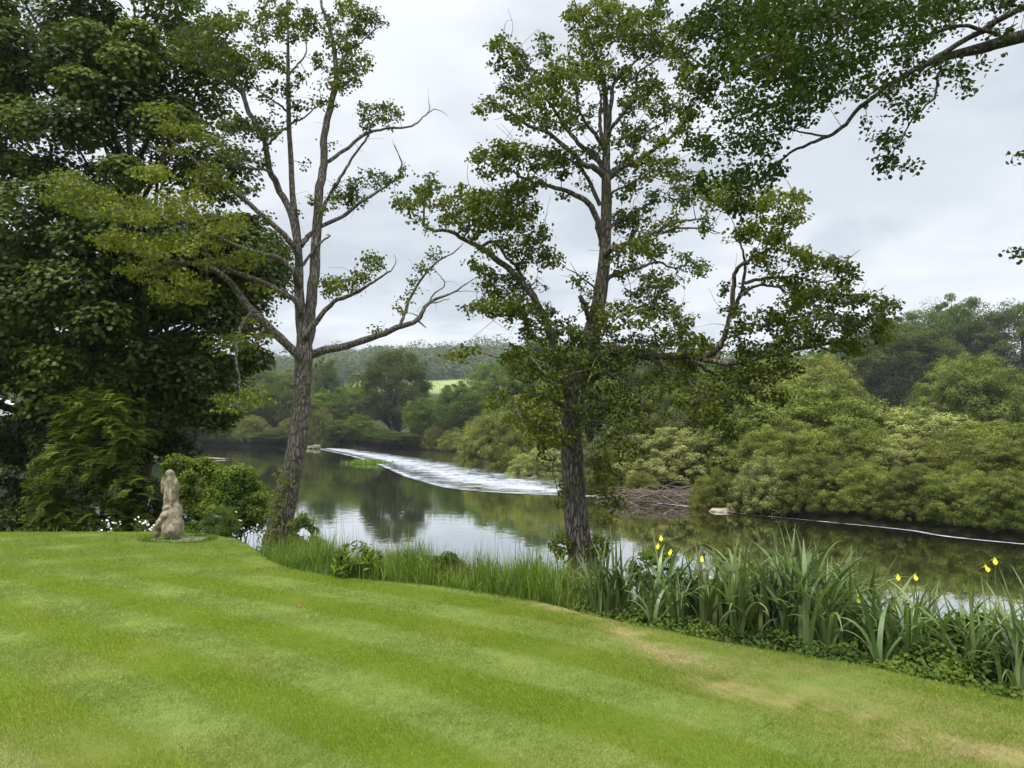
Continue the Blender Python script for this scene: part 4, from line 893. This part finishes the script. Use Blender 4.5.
# pixel column of every edge point, to look up where along the bank a plant stands
epx = 512 + FPX * edge[:, 0] / np.maximum(edge[:, 1], .5); 
vis = (edge[:, 1] > 2.5); 
def bank_pt(px, d):
    """points d metres outside the lawn edge, on the bank, at pixel column px of the edge"""
    k0 = np.argmax((edge[:, 0] > -5.0)); k1 = np.argmax(edge[:, 1] < 1.9)
    ex = np.interp(px, epx[k0:k1], edge[k0:k1, 0]); ey = np.interp(px, epx[k0:k1], edge[k0:k1, 1])
    ex2 = np.interp(np.asarray(px) + 6, epx[k0:k1], edge[k0:k1, 0]); ey2 = np.interp(np.asarray(px) + 6, epx[k0:k1], edge[k0:k1, 1])
    tx, ty = ex2 - ex, ey2 - ey; l = np.hypot(tx, ty) + 1e-9; nx, ny = -ty / l, tx / l
    return ex + nx * d, ey + ny * d
r = R(601)
def fringe(n, pr, dr, hr, w, seed, mat, name, label, cat, cl=1.1, th=.35):
    r = R(seed); px = r.uniform(*pr, n); d = dr[0] + (dr[1] - dr[0]) * r.random(n) ** 1.2
    x, y = bank_pt(px, d); x = x + r.normal(0, .05, n); y = y + r.normal(0, .05, n)
    z = ground_z(x, y); k = z > .02; x, y, z, d = x[k], y[k], z[k], d[k]; n = len(x)
    clump = .75 + .35 * fnoise(x, y, 2.2, seed) + .25 * fnoise(x, y, 6, seed + 1)
    h = r.uniform(*hr, n) * np.clip(clump, .3, 1.3) * np.clip(.45 + d / .6, .4, 1)
    V, F, t = ribbons(np.stack([x, y, z - .02], -1), r.uniform(0, math.tau, n), h, abs(r.normal(0, th * .5, n)), abs(r.normal(0, cl, n)), np.full(n, w) * r.uniform(.6, 1.4, n), 4, r, np.clip(.5 + .3 * fnoise(x, y, 3, 9) + r.normal(0, .2, n), 0, 1))
    return tag(mesh(name, V, F, mat, attrs={'tint': t}), label, cat, kind='stuff')
fringe(24000, (262, 565), (0.0, 1.9), (.35, .85), .008, 602, M['grassy'], 'tall_grass', 'tall bright uncut grass along the water below the leaning alder', 'grass')
fringe(12000, (262, 1500), (2.0, 5.5), (.3, .7), .012, 603, M['grassy'], 'bank_grass', 'rough grass on the slope down to the water', 'grass')
fringe(11000, (262, 1400), (-.03, .22), (.05, .16), .006, 604, M['grassy'], 'edge_grass', 'short ragged grass fringe where the lawn meets the bank plants', 'grass', .8)
fringe(320, (262, 575), (.2, 1.8), (.75, 1.15), .006, 605, M['straw'], 'seed_stalks', 'thin tan seed stalks rising above the uncut grass', 'grass', .35, .15)
fringe(1500, (262, 570), (.1, 1.6), (.45, .75), .006, 606, M['straw'], 'dry_grass', 'dry brownish stems mixed through the uncut grass', 'grass', .7, .3)
# left part behind the statue
n = 2600; x = r.uniform(-14, -4.4, n); y = r.uniform(13.6, 16.5, n); k = ~inside(x, y, LAWN); x, y = x[k], y[k]; n = len(x); z = ground_z(x, y)
V, F, t = ribbons(np.stack([x, y, z], -1), r.uniform(0, math.tau, n), r.uniform(.05, .22, n), abs(r.normal(0, .2, n)), abs(r.normal(0, 1, n)), np.full(n, .012), 4, r, r.random(n))
tag(mesh('rough_grass', V, F, M['grassy'], attrs={'tint': t}), 'rough grass along the back edge of the lawn by the stone figure', 'grass', kind='stuff')
n = 900; a = r.uniform(0, math.tau, n); q = r.uniform(.92, 1.25, n); sx, sy = P(170, 540, 12.9)[:2]; x = sx + .14 + .54 * q * np.cos(a); y = sy + .38 * q * np.sin(a); z = np.where(inside(x, y, LAWN), lawn_z(x, y), ground_z(x, y))
V, F, t = ribbons(np.stack([x, y, z - .01], -1), r.uniform(0, math.tau, n), r.uniform(.04, .12, n), abs(r.normal(0, .3, n)), abs(r.normal(0, 1, n)), np.full(n, .008), 4, r, r.random(n))
tag(mesh('slab_grass', V, F, M['grassy'], attrs={'tint': t}), 'longer grass left uncut around the slab of the stone figure', 'grass', kind='stuff')
# leafy ground cover
def cover(n, pr, dr, hmax, L, seed, mat, name, label):
    r = R(seed); px = r.uniform(*pr, n); d = dr[0] + (dr[1] - dr[0]) * r.random(n)
    x, y = bank_pt(px, d); x = x + r.normal(0, .03, n); y = y + r.normal(0, .03, n); z = ground_z(x, y)
    hm = hmax * np.clip(.6 + .5 * fnoise(x, y, 2.6, seed) + .3 * fnoise(x, y, 8, seed + 2), .12, 1.3) * np.clip((d + .05) / .5, .2, 1)
    hh = hm * r.random(n) ** .55; out = unit(np.stack([r.normal(0, .5, n), r.normal(0, .5, n) - .35, r.uniform(.3, 1.2, n)], -1))
    V, F, t = leaves(np.stack([x, y, z + hh], -1), out, L, L * .62, r, np.clip(.45 + .3 * fnoise(x, y, 4, 3) + r.normal(0, .2, n), 0, 1), .15, True)
    return tag(mesh(name, V, F, mat, attrs={'tint': t}), label, 'ground cover', kind='stuff')
cover(66000, (560, 1350), (0.03, 2.0), .42, .036, 611, M['cover'], 'ground_cover', 'low dark leafy ground cover under the irises')
cover(9000, (1, 2), (0, 1), .3, .05, 612, M['cover'], 'x', 'x') if False else None
cover(18000, (430, 620), (0.03, 2.2), .40, .032, 613, M['shrub'], 'wildflower_leaves', 'light leafy wild plants between the tall grass and the irises')
cover(34000, (575, 1350), (.7, 2.8), .68, .05, 614, M['cover'], 'bank_herbs', 'leafy herbs behind the irises towards the water')
cover(13000, (262, 560), (0.05, 2.0), .46, .038, 615, M['shrub'], 'grass_herbs', 'broad leaves mixed into the tall grass below the leaning alder')
# stems with pale blossoms (wild flowers): separate small plants
def wildflower(px, d, h, nb, mat, seed, label, spread=.07, bl=.014, grp=None):
    r = R(seed); x, y = bank_pt(px, d); x, y = float(x), float(y); z = gz(x, y) - .02
    root = empty('flowering_plant', (x, y, z)); tag(root, label, 'flower', grp); g = Geo(); C = []
    for k in range(6):
        e = np.array([r.normal(0, spread), r.normal(0, spread), h * r.uniform(.75, 1.05)]); m = e * .5 + r.normal(0, .02, 3)
        g.tube(catmull([np.zeros(3), m, e], 3), np.linspace(.003, .0015, 7), 4); C.append(e)
    g.build('stem', M['stem'], root)
    C = np.array(C)[r.integers(0, 6, nb)] + r.normal(0, .022, (nb, 3)); V, F, t = leaves(C, r.normal(size=(nb, 3)) + [0, -.3, .8], bl, bl, r, r.random(nb), .2, True)
    mesh('blossom', V, F, mat, root)
    C = r.uniform(0, 1, (60, 1)) * C.mean(0) + r.normal(0, .05, (60, 3)); V, F, t = leaves(C, r.normal(size=(60, 3)) + [0, 0, .6], .045, .02, r, r.random(60), .2, True)
    mesh('foliage', V, F, M['shrub'], root, {'tint': t})
for i, (px, d) in enumerate([(535,.5),(545,.7),(553,.45),(560,.6),(528,.75)]):
    wildflower(px, d, .42, 40, M['pink'], 700 + i, ORD[1 + sorted([535,545,553,560,528]).index(px)] + ' pink flowering plant from the left, at the lawn edge by the middle trunk', grp='pink flowers left of the middle trunk')
for i, (px, d) in enumerate([(868,.9),(885,1.1),(900,.8),(915,1.0),(850,1.1),(932,.9)]):
    wildflower(px, d, .55, 12, M['white'], 720 + i, ORD[1 + sorted([868,885,900,915,850,932]).index(px)] + ' small white-flowered plant from the left at the right end of the bed', .09, .012, 'white flowers right of the irises')
for i, (px, d) in enumerate([(470,1.3),(500,1.2),(430,1.5),(515,1.4),(450,1.6),(330,1.4),(385,1.5)]):
    wildflower(px, d, .62, 26, M['leaf_litter'] if i % 2 else M['white'], 740 + i, ORD[1 + sorted([470,500,430,515,450,330,385]).index(px)] + ' tall thin seed-headed plant from the left above the uncut grass', .12, .010, 'seed heads above the uncut grass')
def blossoms_at(px, py, Y, n, sp, seed, label, grp=None, bl=.07):
    r = R(seed); c = P(px, py, Y); b = np.array([c[0], c[1], gz(c[0], c[1])]); root = empty('flowering_plant', tuple(b)); tag(root, label, 'flower', grp)
    C = c - b + r.normal(0, sp, (n, 3)) * [1, .6, .7]; g = Geo()
    for q in range(0, n, 3): g.tube(catmull([np.array([0, 0, 0.]), C[q] * .5 + r.normal(0, .03, 3), C[q]], 3), np.linspace(.006, .003, 7), 4)
    g.build('stem', M['stem'], root); V, F, t = leaves(C, r.normal(size=(n, 3)) * .5 + [0, -.6, .6], bl, bl, r, r.random(n), .15, True); mesh('blossom', V, F, M['white'], root)
for i, (px, py) in enumerate([(113,523),(107,531),(150,524),(101,537),(143,520)]):
    blossoms_at(px, py, 14.6, 12, .09, 760 + i, ORD[1 + sorted([113,107,150,101,143]).index(px)] + ' cluster of white blossoms from the left, in the shrubs left of the figure', 'white blossoms left of the stone figure', .04)
for i, (px, py) in enumerate([(238,522),(243,533),(254,530)]):
    blossoms_at(px, py, 14.2, 7, .08, 770 + i, ORD[i + 1] + ' white blossom cluster from the left between the rounded shrub and leaning alder', 'white blossoms by the leaning alder', .035)
# ------------------------------------------------------------------ irises
def iris_proto(seed, n, hmin, hmax):
    r = R(seed); root = empty('iris_clump', (0, 0, 0))
    fan = r.uniform(0, math.tau, max(3, n // 5)); q = r.integers(0, len(fan), n); fc = r.normal(0, .10, (len(fan), 2))
    base = np.concatenate([fc[q] + r.normal(0, .02, (n, 2)), np.full((n, 1), -.02)], 1)
    az = fan[q] + np.where(r.random(n) < .5, 0, math.pi) + r.normal(0, .35, n); ln = r.uniform(hmin, hmax, n)
    kink = r.random(n) < .6
    V1, F1, t1 = ribbons(base[~kink], az[~kink], ln[~kink], abs(r.normal(.06, .08, (~kink).sum())), abs(r.normal(.7, .45, (~kink).sum())), r.uniform(.026, .044, (~kink).sum()), 9, r, np.clip(r.normal(.5, .25, (~kink).sum()), 0, 1), 1.5, 0)
    V2, F2, t2 = ribbons(base[kink], az[kink], ln[kink], abs(r.normal(.06, .08, kink.sum())), r.uniform(1.3, 3.0, kink.sum()), r.uniform(.026, .044, kink.sum()), 12, r, np.clip(r.normal(.55, .25, kink.sum()), 0, 1), r.uniform(2.2, 3.2), 0)
    V = np.concatenate([V1, V2]); F = np.concatenate([F1, F2 + len(V1)]); mesh('leaves', V, F, M['iris'], root, {'tint': np.concatenate([t1, t2])}); return root
def iris_flower(parent_loc, root, loc, seed, h):
    r = R(seed); g = Geo(); b = np.array([loc[0] - parent_loc[0], loc[1] - parent_loc[1], 0]); top = np.array([loc[0] - parent_loc[0], loc[1] - parent_loc[1], loc[2] - parent_loc[2]])
    b = b + np.append(r.normal(0, .04, 2), 0)
    gp = Geo()
    for k in range(3):                        # three drooping falls, three small standards
        a = k * math.tau / 3 + r.uniform(0, .4); d = np.array([math.cos(a), math.sin(a), 0]); s = np.array([-d[1], d[0], 0])
        prof = [(0, 0, .006), (.012, .008, .006), (.030, .006, .014), (.046, -.004, .019), (.055, -.020, .008)]
        V = []
        for (q, z, w_) in prof: V += [top + d * q + s * w_ + [0, 0, z], top + d * q + [0, 0, z - .004], top + d * q - s * w_ + [0, 0, z]]
        F = []
        for m in range(4):
            for c in range(2): F.append([m*3+c, m*3+c+1, m*3+c+4, m*3+c+3])
        gp.add(np.array(V), np.array(F), a=.5)
        a += math.pi / 3; d = np.array([math.cos(a), math.sin(a), 0]); s = np.array([-d[1], d[0], 0]); V = []
        for (q, z, w_) in [(0, 0, .004), (.010, .012, .008), (.016, .026, .004)]: V += [top + d * q + s * w_ + [0, 0, z], top + d * q - s * w_ + [0, 0, z]]
        gp.add(np.array(V), np.array([[0, 1, 3, 2], [2, 3, 5, 4]]), a=.5)
    fl = gp.build('flower', M['petal'], root); g.tube(catmull([b, (b + top) / 2 + r.normal(0, .015, 3), top - [0, 0, .0]], 4), np.linspace(.006, .004, 9), 6); g.build('flower_stem', M['stem'], fl)
ip = [iris_proto(801, 44, .75, 1.25), iris_proto(802, 36, .8, 1.3), iris_proto(803, 32, .65, 1.15), iris_proto(804, 24, .5, .95)]
IR = [(580,.3,3,.8),(603,1.1,0,.9),(620,1.3,2,.9),(645,.35,3,.8),(866,.4,3,.9),(880,.6,0,.8),(940,.6,0,.8),(1000,1.3,0,.95),(1018,1.1,2,.8),(740,1.2,0,1.),(785,1.25,2,1.),(812,1.1,1,1.),(597,.35,0,.8),(612,.75,1,.85),(628,.4,3,.9),(640,.9,2,1),(655,1.1,0,.9),(668,.6,1,.8),(682,1.3,2,1.05),(694,.45,3,1),(704,.95,0,.95),(718,.35,1,.85),(728,.8,0,1.1),(742,.5,2,1.),(752,1.1,1,1.05),(762,.4,0,.95),(775,.85,2,1.1),(788,.45,1,.95),(800,.9,0,1.),(815,.55,2,.9),(826,1.0,1,1.),(842,.6,3,1.),(850,1.1,0,.9),(868,.9,2,.85),(885,1.1,3,1.),(905,1.3,2,.85),(918,.9,1,.8),(932,1.2,3,1.),(950,1.1,1,.85),(968,.8,2,.8),(990,.95,3,1.),(1012,.35,2,.7),(1030,.7,1,.8),(1050,.5,0,.8),(1070,.4,1,.8),(1110,.8,2,.9),(1160,.5,0,.9),(1220,.7,1,.9)]
used = set(); irs = []; RC = {}
def desc(i, px):
    where = ('by the middle trunk', 'near the middle trunk', 'by the flower cluster', 'in mid bed', 'in mid bed', 'by the lone flowers', 'in the thin bed', 'at the right edge')
    k = int(np.clip((px - 590) / 58, 0, 7)); return where[k]
IR.sort()
for i, (px, d, k, s) in enumerate(IR):
    x, y = bank_pt(px, d); x, y = float(x), float(y); o = ip[k] if k not in used else copy_tree(ip[k]); used.add(k)
    o.location = (x, y, gz(x, y)); o.rotation_euler = (0, 0, i * 2.1); o.scale = (s * 1.1, s * 1.1, s * 1.03)
    row = 'front row ' if d < .55 else ('back row ' if d > 1.0 else 'middle row '); RC[row] = RC.get(row, 0) + 1
    tag(o, ORD[RC[row]] + ' sword-leaf clump from the left in the ' + row + desc(i, px), 'iris', 'yellow iris clumps along the lawn edge'); irs.append((o, x, y))
for i, (px, py, Y) in enumerate([(661,538,7.7),(658,546,7.8),(671,552,7.6),(647,555,7.9),(702,559,7.3),(746,566,7.0),(803,571,6.7),(857,592,6.3),(859,599,6.2),(898,577,6.9),(915,577,6.9),(986,568,6.4),(995,561,6.4),(700,574,7.2)]):
    p = P(px, py, Y); fl = tag(empty('iris_flower_stalk', (p[0], p[1], gz(p[0], p[1]))), None)
    lab = {0:'topmost yellow iris flower of the cluster right of the middle trunk',1:'yellow iris flower just under the topmost of the left cluster',2:'yellow iris flower at the right of the left cluster',3:'yellow iris flower lowest left in the left cluster',4:'small yellow iris flower between the left cluster and the thick bed',5:'yellow iris flower half hidden among tall leaves in mid bed',6:'faded yellow iris flower in front of dark water in mid bed',7:'bright yellow iris flower upper one of the lone pair by white blossoms',8:'bright yellow iris flower lower one of the lone pair by white blossoms',9:'small fading iris flower over the water left of the right-hand pair',10:'small orange fading iris flower over the water nearest the right-hand pair',11:'large drooping yellow iris flower near the right edge',12:'upright orange-yellow iris flower highest near the right edge',13:'yellow iris flower low in the leaves right of the left cluster'}[i]
    tag(fl, lab, 'flower', 'yellow iris flowers'); iris_flower(np.array(fl.location), fl, p, 900 + i, .8)
    fl2 = None
# ------------------------------------------------------------------ stone figure
def ell_bm(bm, c, rad, rot=0., sub=3):
    m = Matrix.Translation(c) @ Matrix.Rotation(rot, 4, 'Y') @ Matrix.Diagonal((*rad, 1)); bmesh.ops.create_icosphere(bm, subdivisions=sub, radius=1, matrix=m)
SYt = 12.9; u1 = SYt / FPX; base = P(170, 540, SYt)
root = empty('stone_figure', tuple(base)); tag(root, 'weathered tan stone sculpture of a slender upright form at the lawn edge', 'sculpture')
bm = bmesh.new()
def S(px, py, rx, ry, ryd=None, rot=0., dy=0.):
    ell_bm(bm, ((px - 170) * u1, dy, (540 - py) * u1), (rx * u1, (ryd or rx * .85) * u1, ry * u1), rot)

for yy_ in np.arange(536, 474, -1.5):
    xl_ = np.interp(yy_, [474, 479, 485, 495, 505, 512, 518, 526, 532, 537], [165.5, 164.5, 163.6, 163.8, 164, 163, 162.5, 161.5, 162, 164])
    xr_ = np.interp(yy_, [474, 479, 485, 495, 505, 512, 518, 526, 532, 537], [171.5, 174, 176.5, 177.3, 177.6, 179.5, 181.5, 183.6, 183.6, 181])
    S((xl_ + xr_) / 2, yy_, (xr_ - xl_) / 2, 3.2, (xr_ - xl_) / 2 * .85)
S(172.5, 528, 11, 8.5, 10); S(167.5, 514.5, 6.5, 4.5, 7, -.45, -.05); S(160, 524, 3.4, 9.5, 5, .45, -.05); S(157.5, 533, 3.2, 5.5, 5, 0, -.02)
S(163, 520, 3.4, 5, 5, .5, -.06); S(178, 512, 4, 8, 5, -.15); S(174.6, 487, 2.9, 8, 3.6, -.12); S(162.2, 486, 1.9, 8.5, 2.8, 0, -.03)
S(163.2, 491, 1.7, 5, 2.5, .1); S(168.4, 475, 4.3, 4.6, 4.2); S(169.5, 480, 3.4, 4, 3.5); S(166.8, 499, 2, 10, 2.2, .05, -.09); S(172.5, 497, 1.7, 11, 2, -.08, -.09); S(168, 508, 4.5, 3, 3, -.4, -.09); S(165.5, 479, 1.3, 3, 2, .5, -.02)
me = bpy.data.meshes.new('figure'); bm.to_mesh(me); bm.free(); fo = bpy.data.objects.new('figure', me); col.objects.link(fo)
md = fo.modifiers.new('r', 'REMESH'); md.mode = 'VOXEL'; md.voxel_size = .012
md = fo.modifiers.new('s', 'SMOOTH'); md.iterations = 4; md.factor = .5
tx = bpy.data.textures.new('chisel', 'CLOUDS'); tx.noise_scale = .09; md = fo.modifiers.new('d', 'DISPLACE'); md.texture = tx; md.strength = .022; md.mid_level = .5
dg = bpy.context.evaluated_depsgraph_get(); me2 = bpy.data.meshes.new_from_object(fo.evaluated_get(dg)); bpy.data.objects.remove(fo)
me2.materials.clear(); me2.materials.append(M['stone']); me2.polygons.foreach_set('use_smooth', [True] * len(me2.polygons))
fo = bpy.data.objects.new('figure', me2); col.objects.link(fo); fo.parent = root
def slab_geo(cx, cy, cz, rx, ry, h, seed, n=22):
    r = R(seed); a = np.arange(n) * math.tau / n; k = 1 + r.normal(0, .06, n); top = np.stack([cx + rx * k * np.cos(a), cy + ry * k * np.sin(a), np.full(n, cz + h) + r.normal(0, .006, n)], -1)
    b = 1.04; low = np.stack([cx + rx * k * b * np.cos(a), cy + ry * k * b * np.sin(a), np.full(n, cz - .12)], -1); mid = (top + low) / 2 + [0, 0, h * .25]; mid[:, :2] = [cx, cy] + (mid[:, :2] - [cx, cy]) * 1.03
    V = np.concatenate([top, mid, low, [[cx, cy, cz + h + .006]]]); j = np.arange(n); k2 = (j + 1) % n
    return V, np.concatenate([np.stack([j, j + n, k2 + n, k2], -1), np.stack([j + n, j + 2*n, k2 + 2*n, k2 + n], -1)]), np.stack([j, k2, np.full(n, 3 * n)], -1)
V, Q, T = slab_geo(.14, .0, -.02, .52, .36, .035, 5); mesh('plinth', V, [Q, T], M['slab'], root, {'tint': np.zeros(len(V))})
# ------------------------------------------------------------------ rocks, driftwood, small things on the water
def rock(name, label, px, py, Y, rx, ry, rz_, seed, mat=None):
    bm = bmesh.new(); bmesh.ops.create_icosphere(bm, subdivisions=4, radius=1)
    for v in bm.verts:
        c = v.co; n_ = fnoise(c.x * 1., c.y + c.z, 1.5, seed) * .22 + fnoise(c.x * 3, c.y * 3 + c.z * 4, 1.5, seed + 1) * .06
        v.co = c * (1 + n_); v.co.z = max(min(v.co.z, .62 + .1 * n_), -.6)
        v.co.x *= rx; v.co.y *= ry; v.co.z *= rz_
    me = bpy.data.meshes.new(name); bm.to_mesh(me); bm.free(); me.materials.append(mat or M['rock']); me.polygons.foreach_set('use_smooth', [True] * len(me.polygons))
    o = bpy.data.objects.new(name, me); col.objects.link(o); o.location = P(px, py, Y); return tag(o, label, 'rock')
rock('pale_rock', 'flat pale sandstone rock by the dead branches on the right bank', 723, 512, 33.8, .66, .5, .26, 31)
rock('small_rock', 'small grey rock at the waterline near the right edge', 1008, 535, 26.4, .22, .2, .13, 33)
rock('small_rock', 'dark low stone just right of the pale sandstone rock', 752, 512, 33.4, .3, .25, .12, 35, M['drift'])
for i, (px, py, s_) in enumerate([(302, 446, .9), (309, 447.5, .8), (316, 447, 1.)]):
    rock('weir_stone', ('left', 'middle', 'right')[i] + ' one of three pinkish blocks at the far end of the weir', px, py, 122, .85 * s_, .7, .55 * s_, 41 + i, M['slab'])['group'] = 'pinkish blocks at the end of the weir'
rock('gravel_bar', 'thin pale stony spit beside the far rapids under the rounded willow bush', 486, 464, 82, 2.6, 1.2, .35, 47)
g = Geo(); r = R(61); c = P(210, 458.5, 84.)
for k in range(4): a = np.array([r.uniform(-2.2, 0), r.uniform(-.3, .3), r.uniform(-.05, .05)]); g.tube(catmull([a, a + [1.2, .1, .12], a + [r.uniform(2, 3.4), 0, .03]], 4), np.linspace(.06, .03, 9), 6)
tag(g.build('floating_log', M['rock'], None, True, None), 'pale stranded log lying in the calm water left of the leaning alder', 'log').location = (c[0], c[1], .02)
g = Geo(); r = R(62); c0 = P(668, 503, 37.5)
for k in range(240):
    a = np.array([r.uniform(-2.6, 2.9), r.uniform(-.9, .9), r.uniform(-.35, .55)]); az = r.normal(0, .5) + (math.pi if r.random() < .5 else 0); ln = r.uniform(.7, 2.2)
    d = np.array([math.cos(az), math.sin(az) * .7, r.uniform(-.25, .35)]); m = a + d * ln * .5 + [0, 0, r.uniform(.02, .3)]; e = a + d * ln - [0, 0, r.uniform(0, .35)]
    g.tube(catmull([a, m, e], 3), np.linspace(r.uniform(.012, .035), .006, 7), 4)
for (ax, bx, cz_) in ((-2.7, -1.0, .05), (-.5, 1.2, .3), (1.6, 3.2, .3)):
    g.tube(catmull([[ax, -1.0, .45], [(ax+bx)/2, -1.1, .02], [bx, -1.05, .0], [bx + 1.1, -.9, .15]], 4), np.linspace(.05, .02, 13), 6)
o = g.build('brushwood_heap', M['drift']); o.location = c0; tag(o, 'heap of dead grey-brown branches washed up under the silvery willow', 'brushwood')
# dark earth bank shaded under the bushes is ground; grass island on the weir
r = R(63); ic = on_water(368, 463.5); n = 900
b = np.stack([ic[0] + r.normal(0, .75, n), ic[1] + r.normal(0, .6, n), np.full(n, -.05)], -1)
V, F, t = ribbons(b - ic, r.uniform(0, math.tau, n), r.uniform(.2, .6, n), abs(r.normal(0, .3, n)), abs(r.normal(0, .9, n)), np.full(n, .10), 3, r, np.clip(r.normal(.7, .2, n), 0, 1))
o = mesh('grass_tuft', V, F, M['grassy'], attrs={'tint': t}); o.location = ic; tag(o, 'bright grass tuft growing on the crest of the weir', 'grass tuft')
# ivy on the two alder trunks
def ivy(parent, Y, pts, n, seed, sp=.12, L=.05):
    r = R(seed); off = np.array(parent.location); C = []
    for _ in range(n):
        k = r.integers(0, len(pts)); p = P(pts[k][0] + r.normal(0, pts[k][2]), pts[k][1] + r.normal(0, pts[k][3]), Y - .22 + r.normal(0, sp * .5)); C.append(p)
    V, F, t = leaves(np.array(C) - off, r.normal(size=(n, 3)) * .5 + [0, -.6, .5], L, L * .7, r, r.random(n), .2, True); o = mesh('ivy', V, F, M['alder2'], parent, {'tint': t}); return o
al = [o for o in col.objects if o.name.startswith('alder_tree')]
al.sort(key=lambda o: o.location.x)
ivy(al[0], 13.4, [(284, 480, 5, 7), (277, 500, 4, 7), (274, 520, 4, 8), (270, 538, 6, 6)], 420, 71)
ivy(al[1], 10.0, [(562, 490, 2, 6), (600, 495, 6, 14), (606, 520, 6, 4), (560, 550, 7, 6), (603, 472, 8, 8)], 260, 72)
# ------------------------------------------------------------------ yard at the far left: fence and parked car seen between leaves
fY = 25.0; a = P(20, 470, fY); b = P(95, 470, fY + 1.)
root = empty('slatted_fence', (a[0], a[1], gz(a[0], a[1]))); tag(root, 'pale slatted fence glimpsed between the dark shrubs at far left', 'fence'); off = np.array(root.location)
def box_geo(g, c, s, rz=0.):
    c = np.array(c); s = np.array(s) / 2; v = np.array([[x, y, z] for x in (-1, 1) for y in (-1, 1) for z in (-1, 1)]) * s
    ca, sa = math.cos(rz), math.sin(rz); v = np.stack([v[:, 0]*ca - v[:, 1]*sa, v[:, 0]*sa + v[:, 1]*ca, v[:, 2]], -1) + c
    g.add(v, np.array([[0,1,3,2],[4,6,7,5],[0,4,5,1],[2,3,7,6],[0,2,6,4],[1,5,7,3]]))
L_ = np.linalg.norm(b[:2] - a[:2]); rz = math.atan2(b[1] - a[1], b[0] - a[0]); top = float(P(50, 441, fY)[2]) - off[2]; dv = np.array([math.cos(rz), math.sin(rz), 0])
for k in range(3): g = Geo(); box_geo(g, dv * (L_ * k / 2) + [0, .04, top / 2], (.09, .09, top + .1), rz); g.build('post', M['fencewood'], root, False)
for z in (top * .25, top * .85): g = Geo(); box_geo(g, dv * L_ / 2 + [0, .0, z], (L_, .035, .08), rz); g.build('rail', M['fencewood'], root, False)
g = Geo()
for k in range(20): box_geo(g, dv * (L_ * (k + .5) / 20) + np.array([math.sin(rz), -math.cos(rz), 0]) * .03 + [0, 0, top / 2], (.075, .02, top * .96), rz)
g.build('slat_panel', M['fencewood'], root, False)
# car
cY = 27.; cp = P(-34, 395, cY); cz = gz(cp[0], cY); top = float(P(8, 397, cY)[2]); Hc = top - cz; zb = cz if Hc < 2.2 else top - 1.5
root = empty('parked_car', (cp[0], cY, zb)); tag(root, 'white parked car at the far left edge mostly hidden by foliage', 'car')
prof = [(-2.1,.35),(-2.15,.75),(-1.9,.95),(-1.2,1.02),(-.55,1.42),(.2,1.5),(1.0,1.46),(1.65,1.1),(2.05,1.0),(2.12,.6),(2.05,.3)]
def extr(pr, w0, g):
    n = len(pr); V = [(x, s * (w0 if z < 1.05 else w0 * .84), z) for s in (-1, 1) for x, z in pr]; V = np.array(V); j = np.arange(n); k = (j + 1) % n
    g.add(V, np.stack([j, k, k + n, j + n], -1))
    c = [len(V)]; 
    for s, o_ in ((0, 0), (1, n)):
        cc = V[o_:o_ + n].mean(0)[None]; g.add(np.concatenate([V[o_:o_ + n], cc]), T=np.stack([j, k, np.full(n, n)], -1))
g = Geo(); extr(prof, .86, g); g.build('body', M['paint'], root, False)
for s in (-1, 1):
    g = Geo(); V = np.array([[-1.05, s*.80, 1.06], [-.5, s*.735, 1.38], [.9, s*.735, 1.40], [1.4, s*.80, 1.08]]); g.add(V, np.array([[0, 1, 2, 3]])); g.build('window', M['glass'], root, False)
    for x in (-1.35, 1.35):
        g = Geo(); g.tube(np.array([[x, s * .70, .32], [x, s * .9, .32]]), [.32, .32], 20); wh = g.build('wheel', M['tyre'], root, False)
g = Geo(); g.add(np.array([[-1.22, -.7, 1.04], [-1.22, .7, 1.04], [-.58, .62, 1.42], [-.58, -.62, 1.42]]) + [-.03, 0, .02], np.array([[0, 1, 2, 3]])); g.build('windscreen', M['glass'], root, False)
root.rotation_euler = (0, 0, .15)
for i, (px, py) in enumerate([(298, 608)]):
    c = on_lawn(px, py); g = Geo(); V, F, t = leaves(np.zeros((1, 3)) + [0, 0, .022], np.array([[.2, -.3, .9]]), .07, .055, R(3), np.zeros(1), .4, True); g.add(V, F); o = g.build('fallen_leaf', M['leaf_litter'], None, False); o.location = c; tag(o, 'single brown fallen leaf lying on the lawn below the leaning alder', 'leaf')
# ------------------------------------------------------------------ haze
hx = box = Geo(); box_geo(box, (0, 470, 62), (3200, 1100, 134))
hm, t, o = newmat('haze_air'); pv = N(t, 'ShaderNodeVolumePrincipled'); pv.inputs['Color'].default_value = (.86, .92, 1, 1); pv.inputs['Density'].default_value = .00026; pv.inputs['Anisotropy'].default_value = .2
t.links.new(pv.outputs[0], o.inputs['Volume'])
HAZE = True
if HAZE:
    hz = box.build('haze', hm, None, False); tag(hz, 'thin pale air between the river and the hills', 'haze', kind='stuff')
